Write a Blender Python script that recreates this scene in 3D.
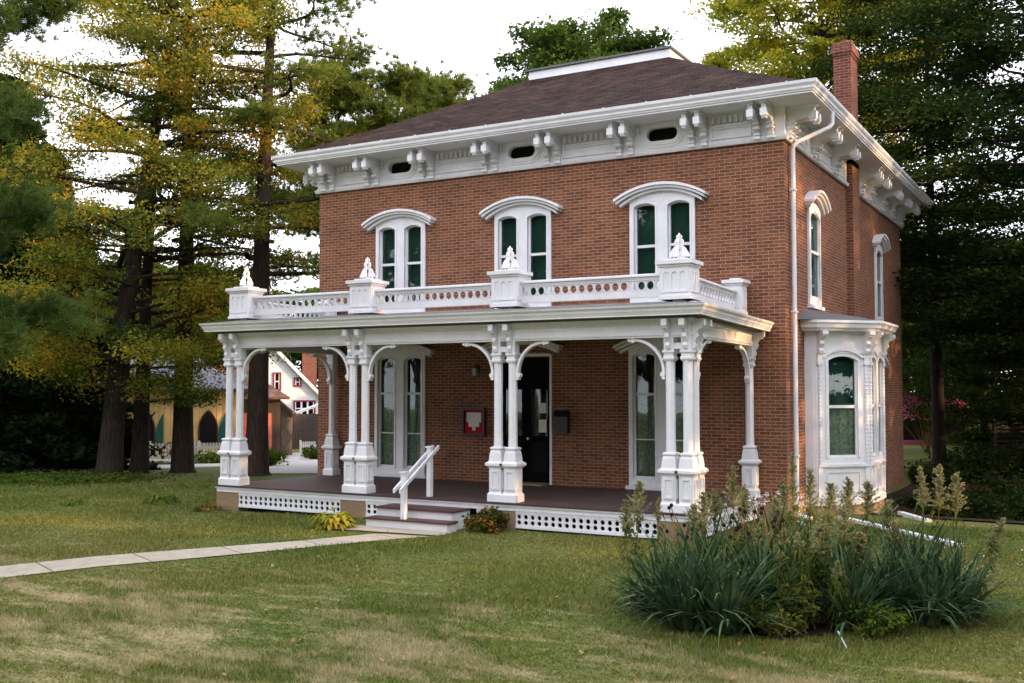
import bpy, math, random
import numpy as np
from mathutils import Vector, Matrix
R=math.radians
random.seed(7); RNG=np.random.default_rng(11)
scene=bpy.context.scene
for o in list(bpy.data.objects): bpy.data.objects.remove(o)
COL=scene.collection
# ------------------------------------------------------------------ camera
EYE=2.53; FPX=1047.0; PITCH=math.atan(46.5/FPX); YAW=R(29.65)
cam=bpy.data.cameras.new('camera'); co=bpy.data.objects.new('camera',cam); COL.objects.link(co)
cam.sensor_width=36; cam.lens=36*FPX/1024; cam.clip_end=2000; cam.clip_start=.1
co.location=(0,0,EYE); co.rotation_euler=(R(90)+PITCH,0,YAW); scene.camera=co
# ------------------------------------------------------------------ world, sun, exposure
SUN_EL=R(13); SUN_AZ=R(80)      # azimuth measured from +Y towards +X
w=bpy.data.worlds.new('World'); scene.world=w; w.use_nodes=True
nt=w.node_tree; nt.nodes.clear()
sky=nt.nodes.new('ShaderNodeTexSky'); sky.sky_type='NISHITA'; sky.sun_disc=False
sky.sun_elevation=SUN_EL; sky.sun_rotation=SUN_AZ; sky.air_density=1.0; sky.dust_density=1.5; sky.ozone_density=1.0
hs=nt.nodes.new('ShaderNodeHueSaturation'); hs.inputs['Saturation'].default_value=.32
bg=nt.nodes.new('ShaderNodeBackground'); bg.inputs[1].default_value=.15
wo=nt.nodes.new('ShaderNodeOutputWorld')
cl_=nt.nodes.new('ShaderNodeMixRGB'); cl_.inputs[0].default_value=.72; cl_.inputs[2].default_value=(9.5,9.5,10.5,1)   # bright even cloud
nt.links.new(sky.outputs[0],hs.inputs['Color']); nt.links.new(hs.outputs[0],cl_.inputs[1]); nt.links.new(cl_.outputs[0],bg.inputs[0]); nt.links.new(bg.outputs[0],wo.inputs[0])
sl=bpy.data.lights.new('sun','SUN'); so=bpy.data.objects.new('sun',sl); COL.objects.link(so)
sl.energy=2.3; sl.angle=R(.6); sl.color=(1,.58,.26)
sd=Vector((math.sin(SUN_AZ)*math.cos(SUN_EL),math.cos(SUN_AZ)*math.cos(SUN_EL),math.sin(SUN_EL)))
so.rotation_euler=sd.to_track_quat('Z','Y').to_euler(); so.location=(20,10,30)
vs=scene.view_settings; vs.view_transform='Standard'; vs.look='None'; vs.gamma=1; vs.exposure=1.36
scene.render.engine='CYCLES'
scene.cycles.max_bounces=5; scene.cycles.diffuse_bounces=3; scene.cycles.transparent_max_bounces=8; scene.cycles.glossy_bounces=2

FW=np.array([-math.sin(YAW),math.cos(YAW)]); RT=np.array([math.cos(YAW),math.sin(YAW)])
def smooth(a,b,x):
    t=np.clip((x-a)/(b-a),0,1); return t*t*(3-2*t)
def terrain(x,y):
    x=np.asarray(x,float); y=np.asarray(y,float)
    D=x*FW[0]+y*FW[1]; L=x*RT[0]+y*RT[1]
    z=-.042*np.clip(D-31,0,24)*smooth(-3,-8,L)
    z=z-1.35*smooth(21,32,y)*smooth(-5.6,-4.8,x)
    z=z-.05*smooth(-12.5,-15.5,x)*smooth(13,17,y)
    z=z+.025*np.sin(x*.9+1.3)*np.sin(y*.7)*smooth(15,11,y)
    return z
def at(px,D,z=None):
    """ground point seen in picture column px at forward distance D"""
    l=(px-512)/FPX*D; p=FW*D+RT*l
    return (float(p[0]),float(p[1]),float(terrain(p[0],p[1])) if z is None else z)
def gp(px,py,z=0.0):
    """point of the level z under picture point px,py"""
    D=(EYE-z)/((py-388)/FPX); return at(px,D,z)
# ------------------------------------------------------------------ materials
def newmat(name):
    m=bpy.data.materials.new(name); m.use_nodes=True; n=m.node_tree; n.nodes.clear()
    return m,n
class NT:
    def __init__(s,name): s.m,s.t=newmat(name)
    def n(s,typ,**kw):
        nd=s.t.nodes.new('ShaderNode'+typ)
        for k,v in kw.items():
            if k.startswith('_'): setattr(nd,k[1:],v)
            else: nd.inputs[k.replace('__',' ')].default_value=v
        return nd
    def l(s,a,b): s.t.links.new(a,b)
    def ramp(s,src,stops):
        r=s.n('ValToRGB'); e=r.color_ramp.elements
        while len(e)<len(stops): e.new(.5)
        for k,(p,c) in enumerate(stops): e[k].position=p; e[k].color=(*c,1)
        s.l(src,r.inputs[0]); return r.outputs[0]
    def noise(s,scale,detail=3,rough=.5,vec=None,**kw):
        x=s.n('TexNoise',Scale=scale,Detail=detail,Roughness=rough,**kw)
        if vec is not None: s.l(vec,x.inputs['Vector'])
        return x.outputs['Fac']
    def mix(s,f,a,b,bt='MIX'):
        x=s.n('MixRGB',_blend_type=bt)
        for i,v in enumerate((f,a,b)):
            if hasattr(v,'is_output'): s.l(v,x.inputs[i])
            elif i==0: x.inputs[0].default_value=v
            else: x.inputs[i].default_value=(*v,1)
        return x.outputs[0]
    def bump(s,h,strength=.3,dist=.01):
        b=s.n('Bump',Strength=strength,Distance=dist); s.l(h,b.inputs['Height']); return b.outputs[0]
    def out(s,col,rough=.6,normal=None,metal=0,spec=.5):
        if rough>=.9: spec=min(spec,.1)
        p=s.n('BsdfPrincipled',Roughness=rough,Metallic=metal)
        p.inputs['Specular IOR Level'].default_value=spec
        if hasattr(col,'is_output'): s.l(col,p.inputs['Base Color'])
        else: p.inputs['Base Color'].default_value=(*col,1)
        if normal is not None: s.l(normal,p.inputs['Normal'])
        o=s.n('OutputMaterial'); s.l(p.outputs[0],o.inputs[0]); return s.m
    def uv(s): return s.n('TexCoord').outputs['UV']
    def ob(s): return s.n('TexCoord').outputs['Object']
def flat(name,c,rough=.6,var=.12,scale=6,metal=0,bump=.15):
    t=NT(name); v=t.ob(); f=t.noise(scale,5,.6,v)
    a=tuple(x*(1-var) for x in c); b=tuple(min(1,x*(1+var)) for x in c)
    col=t.ramp(f,[(.3,a),(.7,b)])
    return t.out(col,rough,t.bump(t.noise(scale*8,3,.6,v),bump,.004),metal)
def paint_mat():
    t=NT('white_paint'); v=t.ob()
    f=t.noise(1.7,6,.65,v); col=t.ramp(f,[(.25,(.66,.66,.67)),(.6,(.80,.80,.825))])
    g=t.noise(14,5,.7,v); col=t.mix(t.ramp(g,[(.57,(0,0,0)),(.76,(.42,.42,.42))]),col,(.42,.39,.34))
    return t.out(col,.45,t.bump(t.noise(40,3,.6,v),.15,.004))
def brick_mat(name='brick',c1=(.245,.096,.046),c2=(.130,.048,.026),mo=(.43,.32,.245),bw=.215,rh=.0675):
    t=NT(name); uv=t.uv()
    b=t.n('TexBrick',_offset=.5,Scale=1.0)
    b.inputs['Color1'].default_value=(*c1,1); b.inputs['Color2'].default_value=(*c2,1); b.inputs['Mortar'].default_value=(*mo,1)
    b.inputs['Brick Width'].default_value=bw; b.inputs['Row Height'].default_value=rh
    b.inputs['Mortar Size'].default_value=.0055; b.inputs['Mortar Smooth'].default_value=.3; b.inputs['Bias'].default_value=-.1
    t.l(uv,b.inputs['Vector'])
    f=t.noise(.9,6,.65,uv); col=t.mix(.75,b.outputs['Color'],t.ramp(f,[(.3,(.70,.66,.64)),(.7,(1.12,1.08,1.05))]),'MULTIPLY')
    g=t.noise(24,2,.5,uv); col=t.mix(.6,col,t.ramp(g,[(.3,(.72,.72,.72)),(.7,(1.2,1.16,1.12))]),'MULTIPLY')
    st=t.noise(1.6,9,.8,uv); col=t.mix(t.ramp(st,[(.58,(0,0,0)),(.75,(.30,.30,.30))]),col,(.44,.34,.28))
    n=t.n('Bump',Strength=.5,Distance=.008,_invert=True); t.l(b.outputs['Fac'],n.inputs['Height'])
    return t.out(col,.85,n.outputs[0],spec=.25)
def shingle_mat(name,c1,c2,mo,bw=.3,rh=.14):
    t=NT(name); uv=t.uv()
    b=t.n('TexBrick',_offset=.5,Scale=1.0)
    b.inputs['Color1'].default_value=(*c1,1); b.inputs['Color2'].default_value=(*c2,1); b.inputs['Mortar'].default_value=(*mo,1)
    b.inputs['Brick Width'].default_value=bw; b.inputs['Row Height'].default_value=rh; b.inputs['Mortar Size'].default_value=.008
    t.l(uv,b.inputs['Vector'])
    f=t.noise(1.3,9,.8,uv); col=t.mix(.9,b.outputs['Color'],t.ramp(f,[(.35,(.5,.45,.5)),(.5,(1,1,1)),(.65,(1.8,1.55,1.35))]),'MULTIPLY')
    g=t.noise(9,6,.8,uv); col=t.mix(t.ramp(g,[(.56,(0,0,0)),(.72,(.5,.5,.5))]),col,(.17,.105,.075))
    n=t.n('Bump',Strength=.6,Distance=.012,_invert=True); t.l(b.outputs['Fac'],n.inputs['Height'])
    return t.out(col,1,n.outputs[0],spec=.03)
def glass_mat():
    t=NT('window_glass'); v=t.ob()
    bmp=t.bump(t.noise(1.8,2,.5,v),.05,.03)
    gl=t.n('BsdfGlossy',Roughness=.02); gl.inputs[0].default_value=(.9,.95,.95,1); t.l(bmp,gl.inputs['Normal'])
    tr=t.n('BsdfTransparent'); tr.inputs[0].default_value=(.80,.88,.86,1)
    lw=t.n('LayerWeight',Blend=.12); f=t.n('MapRange'); f.inputs[3].default_value=.035; f.inputs[4].default_value=.55
    t.l(lw.outputs['Fresnel'],f.inputs[0])
    mx=t.n('MixShader'); t.l(f.outputs[0],mx.inputs[0]); t.l(tr.outputs[0],mx.inputs[1]); t.l(gl.outputs[0],mx.inputs[2])
    o=t.n('OutputMaterial'); t.l(mx.outputs[0],o.inputs[0]); return t.m
def leaf_mat(name,stops,trans=.35,patch=None):
    """leaf colours vary leaf by leaf, and in larger patches by branch"""
    t=NT(name); r=t.n('NewGeometry').outputs['Random Per Island']
    v=t.ob(); f=t.noise(patch or .5,3,.6,v)
    a=t.n('Math',_operation='MULTIPLY'); a.inputs[1].default_value=.55; t.l(r,a.inputs[0])
    b=t.n('Math',_operation='MULTIPLY_ADD'); b.inputs[1].default_value=1.5; b.inputs[2].default_value=-.52; t.l(f,b.inputs[0])
    c=t.n('Math',_operation='ADD'); t.l(a.outputs[0],c.inputs[0]); t.l(b.outputs[0],c.inputs[1])
    col=t.ramp(c.outputs[0],stops)
    d=t.n('BsdfDiffuse'); t.l(col,d.inputs[0]); q=t.n('BsdfTranslucent'); t.l(col,q.inputs[0])
    m=t.n('MixShader'); m.inputs[0].default_value=trans; t.l(d.outputs[0],m.inputs[1]); t.l(q.outputs[0],m.inputs[2])
    o=t.n('OutputMaterial'); t.l(m.outputs[0],o.inputs[0]); return t.m
def bark_mat(name,a,b):
    t=NT(name); v=t.ob(); mp=t.n('Mapping'); mp.inputs['Scale'].default_value=(7,7,1.2); t.l(v,mp.inputs[0])
    f=t.noise(2.2,7,.7,mp.outputs[0]); return t.out(t.ramp(f,[(.3,a),(.7,b)]),.95,t.bump(f,.9,.05),spec=.1)
def lawn_colour(t):
    """green lawn worn to straw in streaks; used by the ground and by the blades alike"""
    v=t.ob(); mp=t.n('Mapping'); mp.inputs['Rotation'].default_value=(0,0,R(-24)); mp.inputs['Scale'].default_value=(.45,1.25,1); t.l(v,mp.inputs[0])
    f=t.noise(1.35,12,.80,mp.outputs[0]); g=t.noise(.16,3,.5,v)
    base=t.ramp(g,[(.35,(.088,.122,.032)),(.65,(.150,.162,.055))])
    sep=t.n('SeparateXYZ'); t.l(v,sep.inputs[0])
    # worn strip runs in front of the walk and the bed
    mr=t.n('MapRange'); mr.inputs[1].default_value=13.5; mr.inputs[2].default_value=8.5; mr.inputs[3].default_value=-.12; mr.inputs[4].default_value=.055
    t.l(sep.outputs['Y'],mr.inputs[0])
    ad=t.n('Math',_operation='ADD'); t.l(f,ad.inputs[0]); t.l(mr.outputs[0],ad.inputs[1])
    dry=t.ramp(ad.outputs[0],[(.51,(0,0,0)),(.58,(.5,.5,.5)),(.69,(1,1,1))])
    return base,dry,v
def lawn_mat():
    t=NT('lawn_ground'); base,dry,v=lawn_colour(t)
    fine=t.noise(30,4,.7,v)
    base=t.mix(.8,base,t.ramp(fine,[(.3,(.55,.55,.5)),(.7,(1.3,1.3,1.2))]),'MULTIPLY')
    col=t.mix(dry,base,(.38,.31,.175))
    sep=t.n('SeparateXYZ'); t.l(v,sep.inputs[0])
    return t.out(col,1,t.bump(t.noise(45,4,.7,v),.9,.03),spec=.1)
def blade_mat():
    t=NT('grass_blades'); base,dry,v=lawn_colour(t)
    r=t.n('NewGeometry').outputs['Random Per Island']
    base=t.mix(1,base,t.ramp(r,[(0,(.85,.88,.65)),(.8,(1.7,1.55,1.35)),(.95,(2.6,2.1,2.3))]),'MULTIPLY')
    col=t.mix(dry,base,(.52,.43,.25))
    d=t.n('BsdfDiffuse'); t.l(col,d.inputs[0]); q=t.n('BsdfTranslucent'); t.l(col,q.inputs[0])
    m=t.n('MixShader'); m.inputs[0].default_value=.3; t.l(d.outputs[0],m.inputs[1]); t.l(q.outputs[0],m.inputs[2])
    o=t.n('OutputMaterial'); t.l(m.outputs[0],o.inputs[0]); return t.m
def plank_mat(name,a,b,width=.2,vertical=True):
    t=NT(name); uv=t.uv()
    bt=t.n('TexBrick',_offset=.5,Scale=1.0)
    bt.inputs['Color1'].default_value=(*a,1); bt.inputs['Color2'].default_value=(*b,1); bt.inputs['Mortar'].default_value=(a[0]*.45,a[1]*.42,a[2]*.4,1)
    if vertical: bt.inputs['Brick Width'].default_value=width; bt.inputs['Row Height'].default_value=60; 
    else: bt.inputs['Brick Width'].default_value=60; bt.inputs['Row Height'].default_value=width
    bt.inputs['Mortar Size'].default_value=.008; t.l(uv,bt.inputs['Vector'])
    f=t.noise(3,6,.7,uv); col=t.mix(.7,bt.outputs['Color'],t.ramp(f,[(.3,(.75,.75,.75)),(.7,(1.15,1.15,1.15))]),'MULTIPLY')
    n=t.n('Bump',Strength=.5,Distance=.01,_invert=True); t.l(bt.outputs['Fac'],n.inputs['Height'])
    return t.out(col,.7,n.outputs[0])
def slab_mat():
    t=NT('walk_concrete'); v=t.ob(); mp=t.n('Mapping'); mp.inputs['Rotation'].default_value=(0,0,R(-68)); t.l(v,mp.inputs[0])
    b=t.n('TexBrick',_offset=0,Scale=1.0); t.l(mp.outputs[0],b.inputs['Vector'])
    for k,c in (('Color1',(.41,.37,.30)),('Color2',(.36,.325,.27)),('Mortar',(.10,.09,.07))): b.inputs[k].default_value=(*c,1)
    b.inputs['Brick Width'].default_value=1.35; b.inputs['Row Height'].default_value=80; b.inputs['Mortar Size'].default_value=.012
    f=t.noise(5,8,.75,v); col=t.mix(1,b.outputs['Color'],t.ramp(f,[(.3,(.72,.72,.70)),(.7,(1.15,1.13,1.1))]),'MULTIPLY')
    return t.out(col,.9,t.bump(t.noise(60,4,.7,v),.4,.004))
M=dict(
 paint=paint_mat(), brick=brick_mat(), chim=brick_mat('chimney_brick',(.20,.065,.04),(.12,.035,.025),(.34,.24,.19)),
 roof=shingle_mat('roof_shingle',(.026,.018,.017),(.048,.032,.028),(.007,.005,.005)),
 stone=brick_mat('foundation_stone',(.34,.25,.155),(.28,.20,.12),(.24,.18,.12),.62,.32),
 glass=glass_mat(), blind=flat('green_blind',(.008,.045,.034),.8), dark=flat('painted_dark_interior',(.012,.011,.010),.9),  # dark: near-black colour stands in for the shade of unlit interiors
 lace=flat('lace_curtain',(.30,.30,.23),.9,.5,14), floor=plank_mat('porch_floorboards',(.075,.045,.042),(.06,.036,.034),.09),
 tread=flat('tread_paint',(.075,.032,.03),.5), ceil=flat('porch_ceiling_boards',(.07,.06,.05),.7),
 black=flat('black_metal',(.012,.012,.013),.4), door=flat('black_door',(.003,.0035,.004),.9), red=flat('red_felt',(.35,.02,.02),.9),
 paper=flat('paper',(.72,.70,.68),.9,.05), concrete=slab_mat(), drive=flat('drive_concrete',(.36,.35,.34),.9,.12,.8),
 zinc=flat('porch_roof_metal',(.09,.09,.10),.45), lawn=lawn_mat(), blade=blade_mat(), soil=flat('mulch',(.030,.021,.015),1,.4,12,bump=.8),  # mulch tone lowered to carry the shade of the right yard too
 bark=bark_mat('grey_brown_bark',(.014,.011,.009),(.055,.044,.036)), bark2=bark_mat('pine_bark',(.018,.013,.010),(.07,.05,.040)), barkd=bark_mat('dark_bark',(.012,.010,.009),(.04,.033,.028)),
 yellow=plank_mat('yellow_boards',(.80,.53,.23),(.74,.49,.21),.25), groof=shingle_mat('grey_shingle',(.13,.14,.17),(.16,.17,.2),(.08,.08,.1)),
 broof=shingle_mat('brown_shingle',(.13,.085,.075),(.17,.11,.09),(.06,.04,.04)), shut=flat('green_shutter',(.01,.10,.075),.5),
 shed=plank_mat('brown_boards',(.055,.038,.03),(.075,.05,.04),.18), salmon=plank_mat('salmon_door',(.62,.20,.15),(.58,.18,.14),.5,False),
 siding=plank_mat('white_siding',(.78,.79,.82),(.74,.76,.80),.12,False), maroon=flat('maroon_trim',(.20,.015,.05),.5),
 pink_brick=brick_mat('pale_red_brick',(.50,.22,.16),(.42,.18,.13),(.5,.38,.33)), magenta=plank_mat('pink_metal_sheet',(.50,.07,.20),(.42,.06,.18),.25),
 rust=flat('rusty_iron',(.09,.035,.025),.8), rock=flat('pale_rock',(.34,.32,.30),.95,.3,4,bump=.7), wood=plank_mat('weathered_boards',(.22,.17,.13),(.17,.13,.10),.16),
 cable=flat('cable_grey',(.20,.20,.21),.6), straw=flat('straw_stem',(.24,.15,.07),.9), seed=flat('dark_seed_head',(.018,.012,.009),.9), white_sedum=flat('dried_pale_flower',(.62,.55,.52),.9,.2,30),
)
L=dict(
 beech=leaf_mat('turning_leaves',[(.10,(.05,.085,.016)),(.40,(.16,.20,.03)),(.64,(.33,.29,.04)),(.86,(.58,.35,.03)),(1,(.68,.29,.03))],.6,.55),
 pine=leaf_mat('pine_needles',[(.0,(.03,.06,.014)),(.5,(.11,.16,.03)),(.85,(.24,.26,.05)),(1,(.34,.26,.05))],.45,.6),
 nearpine=leaf_mat('pine_needles_green',[(.0,(.025,.05,.014)),(.5,(.07,.12,.03)),(1,(.17,.21,.05))],.35,1.2),
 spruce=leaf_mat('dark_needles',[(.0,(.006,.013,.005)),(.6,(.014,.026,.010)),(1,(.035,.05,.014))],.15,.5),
 maple=leaf_mat('green_leaves',[(.0,(.028,.055,.012)),(.6,(.08,.13,.022)),(1,(.20,.22,.035))],.45,.4),
 gold=leaf_mat('yellow_green_leaves',[(.0,(.08,.13,.014)),(.4,(.20,.24,.025)),(.75,(.46,.40,.035)),(1,(.6,.42,.03))],.55,.4),
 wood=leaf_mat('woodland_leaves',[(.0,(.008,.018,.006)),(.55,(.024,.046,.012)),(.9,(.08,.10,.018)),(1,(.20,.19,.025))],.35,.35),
 yucca=leaf_mat('sword_leaves',[(.0,(.012,.028,.015)),(.55,(.048,.088,.040)),(.85,(.10,.155,.07)),(1,(.22,.19,.07))],.15,2.5),
 weed=leaf_mat('weed_plume',[(.0,(.16,.18,.06)),(.6,(.33,.32,.15)),(1,(.50,.44,.26))],.5,2),
 wleaf=leaf_mat('weed_leaves',[(.0,(.025,.05,.012)),(.55,(.07,.10,.02)),(.85,(.25,.20,.03)),(1,(.5,.33,.02))],.35,2),
 hosta=leaf_mat('hosta_leaves',[(.0,(.07,.12,.02)),(.5,(.25,.26,.03)),(1,(.50,.34,.04))],.3,3),
 cover=leaf_mat('ground_cover_leaves',[(.0,(.03,.06,.012)),(.6,(.08,.13,.02)),(1,(.16,.19,.04))],.3,1.5),
 bushy=leaf_mat('autumn_bush_leaves',[(.0,(.02,.04,.012)),(.5,(.06,.08,.02)),(.8,(.28,.13,.03)),(1,(.4,.2,.03))],.3,5),
)
# ------------------------------------------------------------------ mesh helpers
class MB:
    def __init__(s,T=None): s.v=[]; s.f=[]; s.T=T or Matrix.Identity(4); s.deform=None
    def add(s,vs,fs):
        b=len(s.v)
        for p in vs: s.v.append(tuple(s.T@Vector(p)))
        for f in fs: s.f.append(tuple(i+b for i in f))
        return s
    def box(s,x0,x1,y0,y1,z0,z1):
        return s.add([(x0,y0,z0),(x1,y0,z0),(x1,y1,z0),(x0,y1,z0),(x0,y0,z1),(x1,y0,z1),(x1,y1,z1),(x0,y1,z1)],
              [(0,3,2,1),(4,5,6,7),(0,1,5,4),(1,2,6,5),(2,3,7,6),(3,0,4,7)])
    def prism(s,poly,a,b,axis='y'):
        """closed outline poly of (u,z), extruded from a to b along the axis"""
        n=len(poly)
        mk={'y':lambda u,z,t:(u,t,z),'x':lambda u,z,t:(t,u,z),'z':lambda u,z,t:(u,z,t)}[axis]
        vs=[mk(u,z,a) for u,z in poly]+[mk(u,z,b) for u,z in poly]
        fs=[tuple(range(n)),tuple(range(2*n-1,n-1,-1))]+[(i,i+n,(i+1)%n+n,(i+1)%n) for i in range(n)]
        return s.add(vs,fs)
    def band(s,lo,hi,y0,y1):
        """solid strip between two polylines lo, hi of (x,z), from y0 (front) to y1"""
        n=len(lo)
        for i in range(n-1):
            a,b,c,d=lo[i],lo[i+1],hi[i+1],hi[i]
            vs=[(a[0],y0,a[1]),(b[0],y0,b[1]),(c[0],y0,c[1]),(d[0],y0,d[1]),(a[0],y1,a[1]),(b[0],y1,b[1]),(c[0],y1,c[1]),(d[0],y1,d[1])]
            fs=[(0,1,2,3),(7,6,5,4),(0,4,5,1),(3,2,6,7)]
            if i==0: fs.append((0,3,7,4))
            if i==n-2: fs.append((1,5,6,2))
            s.add(vs,fs)
        return s
    def sq(s,cx,cy,prof,n=4,hy=None):
        """stacked square (or octagonal) sections; prof of (half width, z)"""
        vs=[];fs=[]
        if n==4: base=[(-1,-1),(1,-1),(1,1),(-1,1)]
        else: q=.42; base=[(-1,-q),(-q,-1),(q,-1),(1,-q),(1,q),(q,1),(-q,1),(-1,q)]
        m=len(base)
        for h,z in prof: vs+=[(cx+h*a,cy+h*b,z) for a,b in base]
        for k in range(len(prof)-1):
            for i in range(m): j=(i+1)%m; fs.append((k*m+i,k*m+j,(k+1)*m+j,(k+1)*m+i))
        fs.append(tuple(range(m-1,-1,-1))); fs.append(tuple(range((len(prof)-1)*m,len(prof)*m)))
        return s.add(vs,fs)
    def tube(s,pts,rad,n=8,cap=True):
        pts=[Vector(p) for p in pts]
        if not hasattr(rad,'__len__'): rad=[rad]*len(pts)
        vs=[];fs=[]; up=Vector((0,0,1))
        for i,p in enumerate(pts):
            d=(pts[min(i+1,len(pts)-1)]-pts[max(i-1,0)]).normalized()
            a=d.cross(up if abs(d.z)<.95 else Vector((0,1,0))).normalized(); b=a.cross(d).normalized()
            if i and a.dot(pa)<0 : a=-a; b=-b
            pa=a
            for k in range(n):
                t=2*math.pi*k/n; vs.append(tuple(p+(a*math.cos(t)+b*math.sin(t))*rad[i]))
        for i in range(len(pts)-1):
            for k in range(n): j=(k+1)%n; fs.append((i*n+k,i*n+j,(i+1)*n+j,(i+1)*n+k))
        if cap: fs.append(tuple(range(n-1,-1,-1))); fs.append(tuple(range((len(pts)-1)*n,len(pts)*n)))
        return s.add(vs,fs)
    def sweep(s,path,prof,closed=False):
        """sweep a closed profile of (offset to the right of travel, z) along a level path with mitred corners"""
        n=len(path); m=len(prof); vs=[];fs=[]
        for i in range(n):
            p=Vector(path[i])
            d0=(p-Vector(path[i-1])).normalized() if (i>0 or closed) else None
            d1=(Vector(path[(i+1)%n])-p).normalized() if (i<n-1 or closed) else None
            if d0 is None: d0=d1
            if d1 is None: d1=d0
            n0=Vector((d0.y,-d0.x)); n1=Vector((d1.y,-d1.x)); mm=(n0+n1); mm=mm/ max(.2,mm.dot(n0))
            for o,z in prof: vs.append((p.x+mm.x*o,p.y+mm.y*o,z))
        for i in range(n if closed else n-1):
            j=(i+1)%n
            for k in range(m): l=(k+1)%m; fs.append((i*m+k,j*m+k,j*m+l,i*m+l))
        if not closed: fs.append(tuple(range(m-1,-1,-1))); fs.append(tuple(range((n-1)*m,n*m)))
        return s.add(vs,fs)
    def holed(s,x0,x1,z0,z1,nx,nz,r,y0,y1,seg=16):
        """pierced board: nx by nz cells, each with a round hole of radius r (r may be a pair for ovals)"""
        rx,rz=(r,r) if not hasattr(r,'__len__') else r
        cw=(x1-x0)/nx; ch=(z1-z0)/nz
        for i in range(nx):
            for j in range(nz):
                cx=x0+(i+.5)*cw; cz=z0+(j+.5)*ch; vs=[];fs=[]
                for k in range(seg):
                    t=2*math.pi*(k+.5)/seg; c,q=math.cos(t),math.sin(t); e=max(abs(c),abs(q))
                    for y in (y0,y1): vs+=[(cx+rx*c,y,cz+rz*q),(cx+c/e*cw/2,y,cz+q/e*ch/2)]
                for k in range(seg):
                    l=(k+1)%seg; a=4*k; b=4*l
                    fs+=[(a,a+1,b+1,b),(a+2,b+2,b+3,a+3),(a,b,b+2,a+2)]
                s.add(vs,fs)
        return s
    def build(s,name,mat,parent=None,loc=None,rot=None,smooth=False):
        me=bpy.data.meshes.new(name)
        V=np.array(s.v,float)
        if s.deform: V=s.deform(V)
        off=np.array(parent_loc(parent)) if (parent is not None and loc is None) else np.zeros(3)
        me.from_pydata((V-off).tolist(),[],s.f)
        uvl=me.uv_layers.new(name='UVMap')
        nl=len(me.loops); nrm=np.zeros(len(me.polygons)*3); me.polygons.foreach_get('normal',nrm); nrm=nrm.reshape(-1,3)
        lt=np.zeros(len(me.polygons),int); me.polygons.foreach_get('loop_total',lt); vi=np.zeros(nl,int); me.loops.foreach_get('vertex_index',vi)
        N=np.repeat(nrm,lt,axis=0); P=V[vi]
        T=np.stack([-N[:,1],N[:,0],np.zeros(nl)],1); ln=np.linalg.norm(T,axis=1); fl=ln<.05
        T[fl]=(1,0,0); ln[fl]=1; T/=ln[:,None]; B=np.cross(N,T); 
        uv=np.stack([(P*T).sum(1),(P*B).sum(1)],1); uvl.data.foreach_set('uv',uv.ravel().astype(np.float32))
        if mat: me.materials.append(mat)
        if smooth: me.polygons.foreach_set('use_smooth',np.ones(len(me.polygons),bool))
        o=bpy.data.objects.new(name,me); COL.objects.link(o)
        if parent is not None: o.parent=parent
        if loc is not None: o.location=loc
        if rot: o.rotation_euler=rot
        return o
def parent_loc(p):
    v=Vector(p.location)
    while p.parent: p=p.parent; v=v+Vector(p.location)
    return tuple(v)
def quads(name,V,mat,parent=None,k=4,loc=None):
    """mesh of many separate k-gons from a numpy array (n,k,3)"""
    n=len(V); me=bpy.data.meshes.new(name); off=np.array(parent_loc(parent)) if (parent is not None and loc is None) else 0
    P=(V.reshape(-1,3)-off).astype(np.float32)
    me.vertices.add(n*k); me.vertices.foreach_set('co',P.ravel())
    me.loops.add(n*k); me.loops.foreach_set('vertex_index',np.arange(n*k,dtype=np.int32))
    me.polygons.add(n); me.polygons.foreach_set('loop_start',np.arange(0,n*k,k,dtype=np.int32)); me.polygons.foreach_set('loop_total',np.full(n,k,dtype=np.int32))
    me.update(calc_edges=True); me.materials.append(mat)
    o=bpy.data.objects.new(name,me); COL.objects.link(o)
    if parent is not None: o.parent=parent
    if loc is not None: o.location=loc
    return o
def tag(o,label=None,cat=None,group=None,kind=None):
    if label: o['label']=label
    if cat: o['category']=cat
    if group: o['group']=group
    if kind: o['kind']=kind
    return o
def thing(name,loc,label,cat,group=None,rz=0):
    o=bpy.data.objects.new(name,None); o.empty_display_size=.2; COL.objects.link(o); o.location=loc; o.rotation_euler=(0,0,rz)
    return tag(o,label,cat,group)
def dup(o,parent=None,loc=None,rz=None,label=None):
    c=o.copy(); COL.objects.link(c)
    if parent is not None: c.parent=parent
    if loc is not None: c.location=loc
    if rz is not None: c.rotation_euler=(0,0,rz)
    if label: c['label']=label
    for ch in [x for x in COL.objects if x.parent==o]: dup(ch,c)
    return c
def arc(x0,x1,ze,zc,n=14):
    """points of a segmental arch from (x0,ze) over the crown zc to (x1,ze)"""
    h=(x1-x0)/2; r=zc-ze; Rr=(h*h+r*r)/(2*r); cx=(x0+x1)/2; cz=zc-Rr; a=math.asin(min(1,h/Rr)); 
    if r>h: a=math.pi-a
    return [(cx+Rr*math.sin(-a+2*a*i/n),cz+Rr*math.cos(-a+2*a*i/n)) for i in range(n+1)]
def Trot(x,y,deg): return Matrix.Translation((x,y,0))@Matrix.Rotation(R(deg),4,'Z')
def bez(a,b,c,n=10): 
    a,b,c=Vector(a),Vector(b),Vector(c)
    return [tuple(a*(1-t)**2+b*2*t*(1-t)+c*t*t) for t in [i/n for i in range(n+1)]]

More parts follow.
